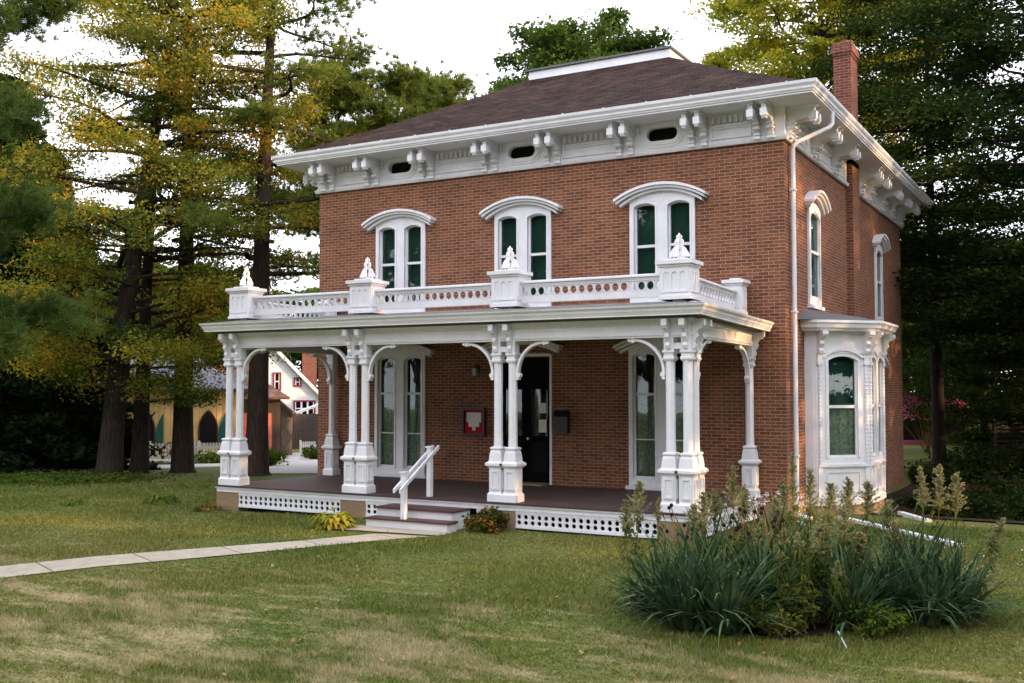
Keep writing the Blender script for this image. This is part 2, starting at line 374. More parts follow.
# ================================================================== GROUND
gx=np.unique(np.concatenate([np.linspace(-400,-60,30),np.linspace(-60,20,161),np.linspace(20,400,30)]))
gy=np.unique(np.concatenate([np.linspace(-60,4,20),np.linspace(4,70,133),np.linspace(70,500,30)]))
GX,GY=np.meshgrid(gx,gy); GZ=terrain(GX,GY)
nx,ny=len(gx),len(gy); me=bpy.data.meshes.new('lawn')
idx=np.arange(nx*ny).reshape(ny,nx); F=np.stack([idx[:-1,:-1],idx[:-1,1:],idx[1:,1:],idx[1:,:-1]],-1).reshape(-1,4)
me.from_pydata(np.stack([GX,GY,GZ],-1).reshape(-1,3).tolist(),[],F.tolist()); me.materials.append(M['lawn'])
me.polygons.foreach_set('use_smooth',np.ones(len(me.polygons),bool))
lawn=bpy.data.objects.new('lawn',me); COL.objects.link(lawn); lawn['kind']='structure'
def sheet(name,poly,mat,lift=.012,sub=1.0,kind='structure'):
    """a ground sheet following the terrain: poly is left edge + right edge point lists of equal length"""
    a,b=poly; V=[];Fc=[]
    n=len(a); m=6
    A=[];
    for i in range(n-1):
        k=max(1,int(math.dist(a[i][:2],a[i+1][:2])/sub))
        for j in range(k): t=j/k; A.append((np.array(a[i][:2])*(1-t)+np.array(a[i+1][:2])*t,np.array(b[i][:2])*(1-t)+np.array(b[i+1][:2])*t))
    A.append((np.array(a[-1][:2]),np.array(b[-1][:2])))
    for p,q in A:
        for j in range(m+1):
            t=j/m; r=p*(1-t)+q*t; V.append((r[0],r[1],float(terrain(r[0],r[1]))+lift))
    for i in range(len(A)-1):
        for j in range(m): u=i*(m+1)+j; Fc.append((u,u+1,u+m+2,u+m+1))
    mb=MB(); mb.add(V,Fc); o=mb.build(name,mat); o['kind']=kind; return o
ed1=[(-220,592),(0,566.5),(100,557),(200,548.5),(300,540.5),(358,535),(376,533.2)]
ed2=[(-220,607),(0,577.5),(100,566.5),(200,557),(300,547.5),(385,539.5),(432,536.0)]
sheet('walk',([gp(*p) for p in ed1],[gp(*p) for p in ed2]),M['concrete'],.016)
sheet('walk_landing',([(-12.3,14.75),(-12.05,15.42)],[(-9.95,15.0),(-9.95,15.42)]),M['concrete'],.020)
# driveway that winds up behind the trees on the left, and the strip in front of the garage
sheet('driveway',([at(255,32),at(262,36),at(285,44),at(278,58)],[at(420,32),at(380,36),at(345,44),at(330,58)]),M['drive'],.02)
sheet('driveway_branch',([at(-40,34.5),at(60,34.5),at(150,36),at(245,40)],[at(-40,38),at(60,38),at(150,40),at(255,44)]),M['drive'],.016)
sheet('mulch_bed',([at(-120,29.5),at(40,30.5),at(104,31.5)],[at(-120,34),at(40,34),at(104,34)]),M['soil'],.014)
sheet('garden_soil',([(-5.0,11.4),(-4.2,10.75),(-2.9,10.6),(-2.1,11.7),(-1.6,13.2)],[(-5.0,11.9),(-5.2,13.3),(-4.7,14.7),(-3.6,15.5),(-2.0,14.4)]),M['soil'],.03,.4)
sheet('painted_shade_soil',([(-5.30,22.9),(-5.30,25.0),(-5.3,33),(-5.3,150)],[(-3.4,21.9),(1.5,21.6),(16,22),(90,140)]),M['soil'],.03,.4)  # soil sheet; its dark colour stands in for the shade of the side yard

# ================================================================== THE HOUSE
XL,XR,YF,YB=-16.94,-5.38,20.10,33.16; XC=-11.16  # wall, roof and bay coordinates pre-scaled about the camera to this facade depth
house=thing('brick_house',((XL+XR)/2,YF,0),'two storey red brick house with white bracketed eaves, hipped roof and wraparound front porch','house')
SIDE=Trot(XR,0,90)      # local x -> world Y, outward (-y) -> world +X
FRONT=Trot(0,YF,0)
def wall_grid(mb,u0,u1,z0,z1,holes,depth=.3):
    us=sorted({u0,u1,*[h[0] for h in holes],*[h[1] for h in holes]}); zs=sorted({z0,z1,*[h[2] for h in holes],*[h[3] for h in holes]})
    for i in range(len(us)-1):
        for j in range(len(zs)-1):
            a,b,c,d=us[i],us[i+1],zs[j],zs[j+1]; mu,mz=(a+b)/2,(c+d)/2
            if any(h[0]<mu<h[1] and h[2]<mz<h[3] for h in holes): continue
            mb.add([(a,0,c),(b,0,c),(b,0,d),(a,0,d)],[(0,1,2,3)])
    for h in holes:
        a,b,c,d=h; mb.add([(a,0,c),(b,0,c),(b,0,d),(a,0,d),(a,depth,c),(b,depth,c),(b,depth,d),(a,depth,d)],[(0,4,5,1),(1,5,6,2),(2,6,7,3),(3,7,4,0)])
def window(T,xc,zb,zsp,zcr,W,gw,gap,n,zrail,hood=None,blind='blind',zc2=None,sill=True,zmun=None,label=None,shallow=False):
    """arched sash window. zb glass bottom, zsp springing, zcr glass crown, W casing width, gw glass width"""
    mb=MB(T); cs=[xc] if n==1 else [xc-(gw+gap)/2,xc+(gw+gap)/2]
    x0,x1=xc-W/2,xc+W/2; top_e=zcr+.06; top_c=top_e+(.16 if n==2 else .12); yb0,yb1=-.045,.12
    outer=arc(x0,x1,top_e,top_c,28); sy=-.062 if shallow else 0; bd=.006 if shallow else .02
    def zo(x):
        for (a,za),(b,zb_) in zip(outer,outer[1:]):
            if a<=x<=b+1e-6: return za+(zb_-za)*(x-a)/(b-a)
        return outer[-1][1]
    edges=[x0]
    for c in cs: edges+=[c-gw/2,c+gw/2]
    edges.append(x1)
    for k in range(0,len(edges),2):
        a,b=edges[k],edges[k+1]; xs=[a+(b-a)*t/3 for t in range(4)]
        mb.band([(x,zb-.14) for x in xs],[(x,zo(x)) for x in xs],yb0,yb1)
    for c in cs:
        lo=arc(c-gw/2,c+gw/2,zsp,zcr,12); mb.band(lo,[(x,zo(x)) for x,_ in lo],yb0,yb1)
        mb.box(c-gw/2,c+gw/2,yb0,yb1,zb-.14,zb)
        # raised inner bead round the glass
        up=arc(c-gw/2-.035,c+gw/2+.035,zsp,zcr+.035,12); mb.band(lo,up,yb0-bd,yb0+.01)
        for s_ in (-1,1): mb.box(c+s_*(gw/2+.0175)-.0175,c+s_*(gw/2+.0175)+.0175,yb0-bd,yb0+.01,zb,zsp)
    wn=mb.build('window',M['paint'],house)
    if label: wn['label']=label
    for c in cs:
        s=MB(T); a,b=c-gw/2,c+gw/2; y0,y1=.03+sy,.065+sy
        s.box(a,a+.03,y0,y1,zb,zsp+.03); s.box(b-.03,b,y0,y1,zb,zsp+.03); s.box(a+.03,b-.03,y0,y1,zb,zb+.06); s.box(a+.03,b-.03,y0-.01,y1,zrail-.028,zrail+.028)
        lo=arc(a+.03,b-.03,zsp,zcr-.03,10); hi=arc(a,b,zsp+.02,zcr+.005,10); s.band(lo,hi,y0,y1)
        if zmun: s.box(a+.03,b-.03,y0+.01,y1,zmun-.012,zmun+.012)
        s.build('sash',M['paint'],wn)
        MB(T).box(a,b,.07+sy,.076+sy,zb,zcr).build('pane',M['glass'],wn)
    bx0,bx1=x0+.06,x1-.06
    if blind=='blind': MB(T).box(bx0,bx1,.15+sy*.5,.16+sy*.5,zb-.05,zcr+.05).build('blind',M['blind'],wn)
    else:
        MB(T).box(bx0,bx1,.60,.61,zb-.05,zcr+.05).build('painted_dark_room',M['dark'],wn)  # near-black board stands in for the unlit room
        cm=MB(T); ztop=blind
        for c in cs:
            a,b=c-gw/2-.04,c+gw/2+.04; k=22; pts=[(a+(b-a)*i/k,.14+.018*math.sin(i*1.9+c)+.01*math.sin(i*.7)) for i in range(k+1)]
            for (xa,ya),(xb,yb_) in zip(pts,pts[1:]): cm.add([(xa,ya,zb-.03),(xb,yb_,zb-.03),(xb,yb_,ztop),(xa,ya,ztop)],[(0,1,2,3)])
        cm.build('curtain',M['lace'],wn)
    if hood:
        hw,he,hc,pr=hood; h=MB(T)
        def lay(w2,e,c_,t,p0,p1): h.band(arc(xc-w2/2,xc+w2/2,e-t,c_-t,18),arc(xc-w2/2,xc+w2/2,e,c_,18),-p1,-p0)
        lay(hw,he+.0,hc,.055,.001,pr); lay(hw-.07,he-.056,hc-.056,.05,.002,pr-.045); lay(hw-.2,he-.107,hc-.107,.055,.003,pr-.11)
        h.build('window_hood',M['paint'],wn)
    if sill: MB(T).box(x0-.06,x1+.06,-.10,.0,zb-.21,zb-.141).build('sill',M['paint'],wn)
    return (x0+.05,x1-.05,zb-.10,top_e-.01)
fh=[];sh=[]
for k,off in enumerate((-3.30,0,3.27)):
    fh.append(window(FRONT,XC+off,4.42,6.275,6.345,1.42,.475,.27,2,5.46,(1.99,6.45,6.73,.24)))
for off in (-3.30,3.24):
    fh.append(window(FRONT,XC+off,.66,3.18,3.26,1.44,.49,.27,2,2.40,(1.99,3.40,3.62,.22),2.36,zmun=1.47,sill=True))
for yc in (22.37,29.55):
    sh.append(window(SIDE,yc,4.40,6.14,6.26,1.0,.76,0,1,5.39,(1.5,6.42,6.70,.22),shallow=True))
sh.append(window(SIDE,29.0,.78,2.90,3.02,1.0,.76,0,1,1.9,(1.5,3.18,3.42,.22),shallow=True))
# door opening
dx0,dx1,dz0,dz1=XC-.66,XC+.66,.45,3.20
fh.append((dx0,dx1,dz0,dz1))
# attic openings
for off in (-3.3,0,3.3): fh.append((XC+off-.36,XC+off+.36,7.60,7.90))
wb=MB(FRONT); wall_grid(wb,XL,XR,.28,8.0,fh)
wb.T=SIDE; wall_grid(wb,YF,25.64,.28,8.0,[h for h in sh if h[1]<25.6]); wall_grid(wb,25.64,YB,-.45,8.0,[h for h in sh if h[1]>25.7])
wb.T=Matrix.Identity(4)
wb.add([(XL,YF,.28),(XL,YF,8),(XL,YB,8),(XL,YB,.28)],[(0,1,2,3)]); wb.add([(XL,YB,-1),(XL,YB,8),(XR,YB,8),(XR,YB,-1)],[(0,1,2,3)])
wb.build('wall',M['brick'],house)
MB().box(XR-.01,XR+.16,25.64,26.42,-.45,8.0).build('chimney_breast',M['brick'],house)
MB().box(XL+.4,XR-.4,YF+.75,YB-.4,-.5,7.9).build('inner_dark_fill',M['dark'],house)  # near-black box in place of the unlit rooms
# foundation
fb=MB(); fb.box(XL-.03,XR+.03,YF-.03,25.6,-.4,.28); fb.box(XL-.03,XR+.03,25.6,YB+.03,-1.9,-.45); fb.box(XL-.02,XR-.1,25.6,YB-.1,-.45,.27)
fb.build('foundation',M['stone'],house)
# frieze boards round the house, with mouldings
fr=MB(); RECT=[(XL,YF),(XR,YF),(XR,YB),(XL,YB)]
Z0=7.35
fr.sweep([(XR,YF),(XR,25.60)],[(.002,Z0),(.035,Z0),(.035,8.0),(.002,8.0)]); fr.sweep([(XR,26.46),(XR,YB),(XL,YB),(XL,YF)],[(.002,Z0),(.035,Z0),(.035,8.0),(.002,8.0)])
mold=[(.036,Z0-.005),(.07,Z0-.005),(.085,Z0+.02),(.10,Z0+.06),(.07,Z0+.075),(.055,Z0+.10),(.036,Z0+.10)]
fr.sweep([(XL,26.0),(XL,YF),(XR,YF),(XR,25.60)],mold); fr.sweep([(XR,26.46),(XR,YB),(XL,YB),(XL,26.0)],mold)
# front board pierced by the ovals
def oval(cx,cz,hw,hh,n=10):
    pts=[]; 
    for k in range(n+1): t=math.pi*k/n-math.pi/2; pts.append((cx+hw-hh+hh*math.cos(t),cz+hh*math.sin(t)))
    for k in range(n+1): t=math.pi*k/n+math.pi/2; pts.append((cx-hw+hh+hh*math.cos(t),cz+hh*math.sin(t)))
    return pts
xs=[XL-.035]; OZ=7.745
fr.T=FRONT
segs=[]; cur=XL-.035
for off in (-3.3,0,3.3):
    c=XC+off; fr.box(cur,c-.5,-.035,-.002,Z0,8.0); cur=c+.5
    # rectangular field with oval hole
    o=oval(c,OZ,.335,.135); n=len(o); vs=[];fs=[]
    for k in range(n):
        x,z=o[k]; dx,dz=x-c,z-OZ; e=max(abs(dx)/.5,abs(dz)/(.395 if dz<0 else .255)); 
        fx,fz=c+dx/e,OZ+dz/e
        for y in (-.035,.05): vs+=[(x,y,z)]
        vs.append((fx,-.035,fz))
    for k in range(n): l=(k+1)%n; fs+=[(3*k,3*k+2,3*l+2,3*l),(3*k,3*l,3*l+1,3*k+1)]
    fr.add(vs,fs)
    ex=[(-.5,-.395),(.5,-.395),(.5,.255),(-.5,.255)]
    fr.add([(c+a,-.034,OZ+b) for a,b in ex[:2]]+[(c+.5,-.034,Z0),(c-.5,-.034,Z0)],[(0,3,2,1)])
fr.box(cur,XR+.035,-.035,-.002,Z0,8.0)
# oval surrounds
for off in (-3.3,0,3.3):
    c=XC+off
    for (a,b,p0,p1) in ((.335,.42,.036,.075),(.42,.47,.036,.055)):
        i=oval(c,OZ,a,.135+(a-.335)); o2=oval(c,OZ,b,.135+(b-.335)); i.append(i[0]); o2.append(o2[0]); fr.band(i,o2,-p1,-p0)
# raised panels and dentils between bracket pairs
BO=(.79,2.50,4.09,5.43)
def panel(mb,a,b,z0,z1,y,t=.018):
    for q in ((a,b,z1-.03,z1),(a,b,z0,z0+.03),(a,a+.03,z0+.03,z1-.03),(b-.03,b,z0+.03,z1-.03)): mb.box(q[0],q[1],y-t,y,q[2],q[3])
for a,b in ((-5.17,-4.34),(-2.27,-1.02),(1.02,2.27),(4.34,5.17)):
    panel(fr,XC+a,XC+b,7.49,7.72,-.036,.035); fr.box(XC+a,XC+b,-.07,-.036,7.73,7.775)
    k=int((b-a)/.115)
    for i in range(k): x=XC+a+(i+.5)*(b-a)/k; fr.box(x-.028,x+.028,-.11,-.036,7.80,7.93)
for s_ in (-1,1):
  for c in (-3.3,0,3.3):
    for i in range(2): x=XC+c+s_*(.52+.1*i); fr.box(x-.025,x+.025,-.085,-.036,7.80,7.93)
fr.T=SIDE
for a,b in ((20.75,21.75),(22.85,24.0),(24.5,25.35),(26.7,27.8),(28.4,29.6),(30.2,31.2)):
    panel(fr,a,b,7.49,7.72,-.036); fr.box(a,b,-.07,-.036,7.73,7.775)
    k=int((b-a)/.115)
    for i in range(k): x=a+(i+.5)*(b-a)/k; fr.box(x-.03,x+.03,-.085,-.036,7.80,7.93)
fr.build('frieze',M['paint'],house)
for off in (-3.3,0,3.3): MB(FRONT).box(XC+off-.36,XC+off+.36,.12,.14,7.60,7.90).build('attic_dark_panel',M['dark'],house)  # near-black panels painted as the unlit attic behind the ovals
# eaves: soffit and gutter
EX0,EX1,EY0,EY1=-17.73,-4.59,19.31,34.1
PATH=[(EX0,EY0),(EX1,EY0),(EX1,EY1),(EX0,EY1)]
sf=MB(); 
sf.sweep(PATH,[(-.05,8.0),(-.05,8.03),(-.92,8.03),(-.92,8.0)],True); sf.sweep(PATH,[(-.80,7.94),(-.72,7.999),(-.86,7.999),(-.86,7.94)],True)
sf.build('soffit',M['paint'],house)
gt=MB(); gt.sweep(PATH,[(-.10,8.035),(-.03,8.035),(-.02,8.06),(0,8.08),(.005,8.12),(.045,8.17),(.055,8.225),(.03,8.225),(.02,8.19),(-.10,8.19)],True)
for i in range(14):
    x=EX0+.5+i*(EX1-EX0-1)/13; gt.box(x-.012,x+.012,EY0-.06,EY0+.12,8.228,8.24)
gt.build('gutter',M['paint'],house)
# roof
DX0,DX1,DY0,DY1,DZ=-13.1,-9.22,24.0,29.4,10.67
rf=MB(); a=[(EX0+.02,EY0+.02,8.19),(EX1-.02,EY0+.02,8.19),(EX1-.02,EY1-.02,8.19),(EX0+.02,EY1-.02,8.19)]; b=[(DX0,DY0,DZ),(DX1,DY0,DZ),(DX1,DY1,DZ),(DX0,DY1,DZ)]
# slopes as ruled quads with slight sag
N=10
for k in range(4):
    l=(k+1)%4; vs=[]
    for i in range(N+1):
        t=i/N; sag=-.05*math.sin(math.pi*t)
        for j in range(N+1):
            s_=j/N; p=Vector(a[k]).lerp(Vector(a[l]),s_); q=Vector(b[k]).lerp(Vector(b[l]),s_); r=p.lerp(q,t); vs.append((r.x,r.y,r.z+sag))
    rf.add(vs,[(i*(N+1)+j,i*(N+1)+j+1,(i+1)*(N+1)+j+1,(i+1)*(N+1)+j) for i in range(N) for j in range(N)])
roof=rf.build('roof',M['roof'],house)
dk=MB(); dk.sweep([(DX0,DY0),(DX1,DY0),(DX1,DY1),(DX0,DY1)],[(-.1,DZ-.1),(.03,DZ-.1),(.03,DZ+.20),(-.1,DZ+.20)],True); dk.build('roof_curb',M['paint'],roof)
dk=MB(); dk.box(DX0-.09,DX1+.09,DY0-.09,DY1+.09,DZ+.202,DZ+.25); dk.build('roof_deck',M['zinc'],roof)
# chimney
cb=MB(); CX0,CX1,CY0,CY1=-5.63,-5.22,25.64,26.4

cb.box(CX0,CX1,CY0,CY1,7.9,10.55); cb.box(CX0-.02,CX1+.02,CY0-.02,CY1+.02,10.55,10.62); cb.box(CX0-.045,CX1+.045,CY0-.045,CY1+.045,10.62,10.80); cb.box(CX0-.02,CX1+.02,CY0-.02,CY1+.02,10.80,10.88)
ch=cb.build('chimney',M['chim'],house)
MB().tube([(-5.43,26.02,10.86),(-5.43,26.02,11.02)],[.13,.11],12).build('flue',M['chim'],ch)
# eave brackets
def bracket_mesh():
    mb=MB(); P=[(0,0),(.05,-.0),(.09,.05),(.085,.10),(.055,.13),(.09,.17),(.15,.19),(.165,.25),(.13,.29),(.17,.35),(.26,.385),(.36,.40),(.43,.385),(.44,.33),(.47,.31),(.545,.31),(.57,.35),(.565,.45),(.535,.49),(.55,.56),(.55,.62),(0,.62)]
    mb.prism([(-o,z) for o,z in P],-.045,.045,'x')
    mb.box(-.065,.065,-.58,-.43,.36,.50); mb.box(-.06,.06,-.12,0,.10,.13); mb.box(-.06,.06,-.17,0,.30,.335); mb.box(-.075,.075,-.60,-.06,.595,.64); mb.box(-.07,.07,-.11,0,.02,.06); mb.box(-.07,.07,-.185,0,.205,.245)
    return mb
BZ=7.365
first=None
def put_bracket(x,y,rz):
    global first
    if first is None: first=bracket_mesh().build('eave_bracket',M['paint'],house,loc=(0,0,0)); o=first
    else: o=first.copy(); COL.objects.link(o)
    hl=house.location; o.location=(x-hl.x,y-hl.y,BZ-.0); o.rotation_euler=(0,0,rz)
for b_ in BO:
    for s_ in (-1,1):
        for q in (-.14,.14): put_bracket(XC+s_*b_+q*.95,YF-.036,0)
for yc in (20.38,22.3,24.15,26.95,28.1,29.9,31.4,32.8):
    for q in (-.14,.14): put_bracket(XR+.036,yc+q,R(90))
for yc in (20.38,22.5,25): 
    for q in (-.14,.14): put_bracket(XL-.036,yc+q,R(-90))
# downspout
ds=MB(); X_=XR+.09
ds.tube([(-4.66,21.05,8.02),(-4.66,21.05,7.78),(-4.70,21.0,7.70),(-5.22,20.52,7.37),(X_,20.47,7.28),(X_,20.45,7.15),(X_,20.45,.15),(X_+.05,20.42,.06),(X_+.3,20.35,.03)],.045,10)
for z in (1.2,4.0,6.4): ds.box(X_-.06,X_+.055,20.39,20.51,z,z+.03)
ds.build('downspout',M['paint'],house)
# ---- front door
dr=MB(FRONT); 
for s_ in (-1,1): dr.box(XC+s_*.685-.02,XC+s_*.685+.03,-.03,.14,.45,3.26)
dr.box(XC-.665,XC+.665,-.02,.14,3.22,3.28)
dc=dr.build('door_frame',M['paint'],house)
h=MB(FRONT); 
for (w2,e,c_,t,p) in ((1.99,3.44,3.64,.055,.22),(1.92,3.384,3.584,.05,.175),(1.79,3.333,3.533,.055,.11)): h.band(arc(XC-w2/2,XC+w2/2,e-t,c_-t,18),arc(XC-w2/2,XC+w2/2,e,c_,18),-p,-.001)
h.build('door_hood',M['paint'],dc)
for s_ in (-1,1):
    c=XC+s_*.32; d=MB(FRONT); y=.16
    d.box(c-.32,c+.32,y,y+.04,.47,3.2)
    for q in ((c-.31,c-.21),(c+.21,c+.31)): d.box(q[0],q[1],y-.02,y,.47,2.60)
    for q in ((.47,.70),(1.36,1.48),(2.50,2.62)): d.box(c-.21,c+.21,y-.02,y,*q)
    leaf=d.build('front_door',M['door'],house)
    MB(FRONT).box(c-.20,c+.20,y-.008,y-.002,1.48,2.50).build('pane',M['glass'],leaf)
    MB(FRONT).box(c-.20,c+.20,y-.006,y-.001,.70,1.36).build('kick_panel',flat('grey_panel',(.008,.009,.011),.9),leaf)
    if s_>0:
        MB(FRONT).tube([(c-.26,y-.03,1.42),(c-.26,y-.07,1.42)],[.02,.03],10).build('door_knob',flat('brass',(.35,.28,.16),.3,metal=.8),leaf)
        for z0,z1,x0,x1 in ((1.98,2.20,.0,.17),(1.56,1.84,-.01,.18)):
            p=MB(FRONT).box(c+x0,c+x1,y-.014,y-.009,z0,z1); p.build('paper_notice',M['paper'],leaf)
MB().box(XC-.62,XC+.62,YF-.35,YF+.1,.440,.475).build('door_step',M['stone'],house)
# notice case, mailbox, porch lamp on the wall
nb=thing('notice_board',(-12.40,YF,1.48),'black framed notice case with red backing hung on the porch wall','notice board')
q=MB(); 
for a in ((-12.70,-12.10,1.46,1.51),(-12.70,-12.10,2.04,2.09),(-12.70,-12.65,1.51,2.04),(-12.15,-12.10,1.51,2.04)): q.box(a[0],a[1],YF-.09,YF-.002,a[2],a[3])
q.build('frame',M['black'],nb); MB().box(-12.65,-12.15,YF-.03,YF-.003,1.51,2.04).build('backing',M['red'],nb)
q=MB(); q.box(-12.60,-12.22,YF-.036,YF-.031,1.76,1.98); q.box(-12.55,-12.27,YF-.036,YF-.031,1.66,1.759); q.box(-12.45,-12.37,YF-.036,YF-.031,1.58,1.659); q.build('paper',M['paper'],nb)
mbx=thing('mailbox',(-10.18,YF,1.56),'black wall mailbox beside the front door','mailbox')
q=MB(); q.prism([(-.13,0),(0,0),(0,.46),(-.05,.46),(-.13,.38)],-.16,.16,'x'); o=q.build('box_body',M['black'],mbx,loc=(0,-.002,0)); 
q=MB(); q.prism([(-.14,.36),(-.13,.345),(-.0,.47),(-.0,.485),(-.06,.47)],-.17,.17,'x'); q.build('lid',M['black'],mbx,loc=(0,-.004,.01))
lamp=thing('porch_lamp',(-12.32,YF,2.97),'small unlit lantern on the brick wall under the porch roof','lamp')
q=MB(); q.box(-.05,.05,-.02,-.002,-.08,.08); q.tube([(0,-.02,.05),(0,-.12,.08),(0,-.13,.04)],.012,6); q.sq(0,-.13,[(.02,.04),(.07,.02),(.06,0)]); q.build('bracket',M['black'],lamp,loc=(0,0,0))
MB().sq(0,-.13,[(.055,0),(.04,-.15),(.02,-.17)]).build('lamp_shade',flat('frosted_glass',(.30,.30,.28),.3),lamp,loc=(0,0,0))
# ---- bay window on the side
bay_path=[(XR,21.52),(-5.16,21.52),(-4.29,22.39),(-4.29,23.95),(-5.16,24.82),(XR,24.82)]
def facets(path): 
    for (a,b),(c,d) in zip(path,path[1:]): yield (a,b,math.degrees(math.atan2(d-b,c-a)),math.dist((a,b),(c,d)))
by=MB()
for k,(x,y,ang,ln) in enumerate(facets(bay_path)):
    by.T=Trot(x,y,ang)
    if ln<.5:   # short return
        by.box(0,ln,0,.08,.15,3.75); by.box(-.0,ln-.05,-.02,-.001,.9,3.1)
        continue
    gw=.68 if ln<1.4 else .56; cs=[ln/2] if ln<1.4 else [ln/2-.37,ln/2+.37]
    zb,zs,zc=1.115,3.09,3.18
    e=[0]; 
    for c in cs: e+=[c-gw/2,c+gw/2]
    e.append(ln)
    for i in range(0,len(e),2): by.box(e[i],e[i+1],0,.08,.96,3.75)
    for c in cs:
        lo=arc(c-gw/2,c+gw/2,zs,zc,12); by.band(lo,[(p,3.75) for p,_ in lo],0,.08)
        up=arc(c-gw/2-.10,c+gw/2+.10,zs+.05,zc+.11,12); up2=arc(c-gw/2-.15,c+gw/2+.15,zs+.07,zc+.17,12); by.band(lo,arc(c-gw/2-.06,c+gw/2+.06,zs,zc+.05,12),-.03,-.001); by.band(up,up2,-.045,-.001)
        for s_ in (-1,1): by.box(c+s_*(gw/2+.03)-.03,c+s_*(gw/2+.03)+.03,-.03,-.001,zb,zs)
        by.box(c-gw/2,c+gw/2,0,.08,.96,zb)
        # sash
        by.box(c-gw/2,c+gw/2,.02,.05,2.12,2.18); by.box(c-gw/2,c-gw/2+.035,.02,.05,zb,zs+.05); by.box(c+gw/2-.035,c+gw/2,.02,.05,zb,zs+.05); by.box(c-gw/2+.035,c+gw/2-.035,.02,.05,zb,zb+.05)
        panel(by,c-gw/2-.05,c+gw/2+.05,.38,.84,-.001)
    by.box(0,ln,0,.08,.15,.96); by.box(.03,ln-.03,-.05,-.001,.93,.985); by.box(.0,ln,-.035,-.001,.15,.27)
    # half round beaded colonnettes at both ends of the facet
    for xx in (.075,ln-.075):
        by.box(xx-.05,xx+.05,-.03,-.001,.30,.92)
        by.tube([(xx,-.02,1.0),(xx,-.02,3.0)],.028,8)
        for i in range(24): by.sq(xx,-.02,[(.022,1.05+i*.08),(.036,1.07+i*.08),(.022,1.09+i*.08)],8)
        by.box(xx-.06,xx+.06,-.06,-.001,3.0,3.06); by.box(xx-.055,xx+.055,-.05,-.001,3.06,3.22)
    by.box(0,ln,-.03,-.001,3.24,3.275)
bay=by.build('bay_window',M['paint'],house)
mb=MB(); mb.sweep(bay_path,[(-.02,3.69),(.20,3.69),(.22,3.73),(.27,3.75),(.29,3.82),(.32,3.85),(.32,3.90),(-.02,3.90)]); mb.build('cornice',M['paint'],bay)
rp=[(XR,20.95),(-4.02,22.28),(-4.02,24.06),(XR,25.4)]; mb=MB()
mb.add([(*p,3.903) for p in rp]+[(XR+.01,21.6,4.16),(XR+.01,24.7,4.16)],[(0,1,4),(1,2,5,4),(2,3,5)]); mb.build('bay_roof',M['zinc'],bay)
mb=MB(); mb.sweep(bay_path,[(-.3,-1.7),(-.01,-1.7),(-.01,.15),(-.3,.15)]); mb.build('bay_foundation',M['stone'],bay)
def small_bracket(h=.50,d=.20,w=.10):
    mb=MB(); P=[(0,0),(.035,0),(.06,.06),(.04,.11),(.07,.16),(.10,.2),(.08,.26),(.12,.32),(d*.95,.34),(d,.38),(d*1.02,.46),(d*.96,h),(0,h)]
    mb.prism([(-o,z) for o,z in P],-w/2,w/2,'x'); mb.box(-w/2-.012,w/2+.012,-d-.03,-d+.08,.38,h-.01); return mb
sbk=None
for k,(x,y,ang,ln) in enumerate(facets(bay_path)):
    if ln<.5: continue
    for t in ([.075,ln-.075] if ln<1.4 else [.075,ln-.075]):
        T=Trot(x,y,ang); p=T@Vector((t,-.05,0)); bl=parent_loc(bay)
        if sbk is None: sbk=small_bracket(.46,.2).build('scroll_bracket',M['paint'],bay,loc=(0,0,0)); o=sbk
        else: o=sbk.copy(); COL.objects.link(o)
        o.location=(p.x-bl[0],p.y-bl[1],3.23-bl[2]); o.rotation_euler=(0,0,R(ang))
for k,(x,y,ang,ln) in enumerate(facets(bay_path)):
    if ln<.5: continue
    T=Trot(x,y,ang); cs=[ln/2] if ln<1.4 else [ln/2-.37,ln/2+.37]
    for c in cs:
        gw=.68 if ln<1.4 else .56
        MB(T).box(c-gw/2,c+gw/2,.055,.061,1.115,3.18).build('pane',M['glass'],bay)
        MB(T).box(c-gw/2-.05,c+gw/2+.05,.13,.14,2.1,3.2).build('blind',M['blind'],bay)
        cm=MB(T); kk=20
        for i in range(kk):
            xa=c-gw/2-.04+(gw+.08)*i/kk; xb=xa+(gw+.08)/kk; cm.add([(xa,.12+.015*math.sin(i*1.7),1.08),(xb,.12+.015*math.sin(i*1.7+1.7),1.08),(xb,.12+.015*math.sin(i*1.7+1.7),2.1),(xa,.12+.015*math.sin(i*1.7),2.1)],[(0,1,2,3)])
        cm.build('curtain',M['lace'],bay)
# ================================================================== PORCH (parts of the house)
PX0,PX1,PY0=-16.55,-5.87,16.29
def sagf(V):
    V=V.copy(); V[:,2]-=.012*np.clip(V[:,1]-16.3,0,4); return V
def sagr(V):
    V=V.copy(); V[:,2]-=.027*np.clip(V[:,1]-16.1,0,4); return V
pf=MB(); 
pf.box(PX0,PX1,PY0,YF-.001,.445,.48); pf.deform=sagf; pf.build('porch_floor',M['floor'],house)
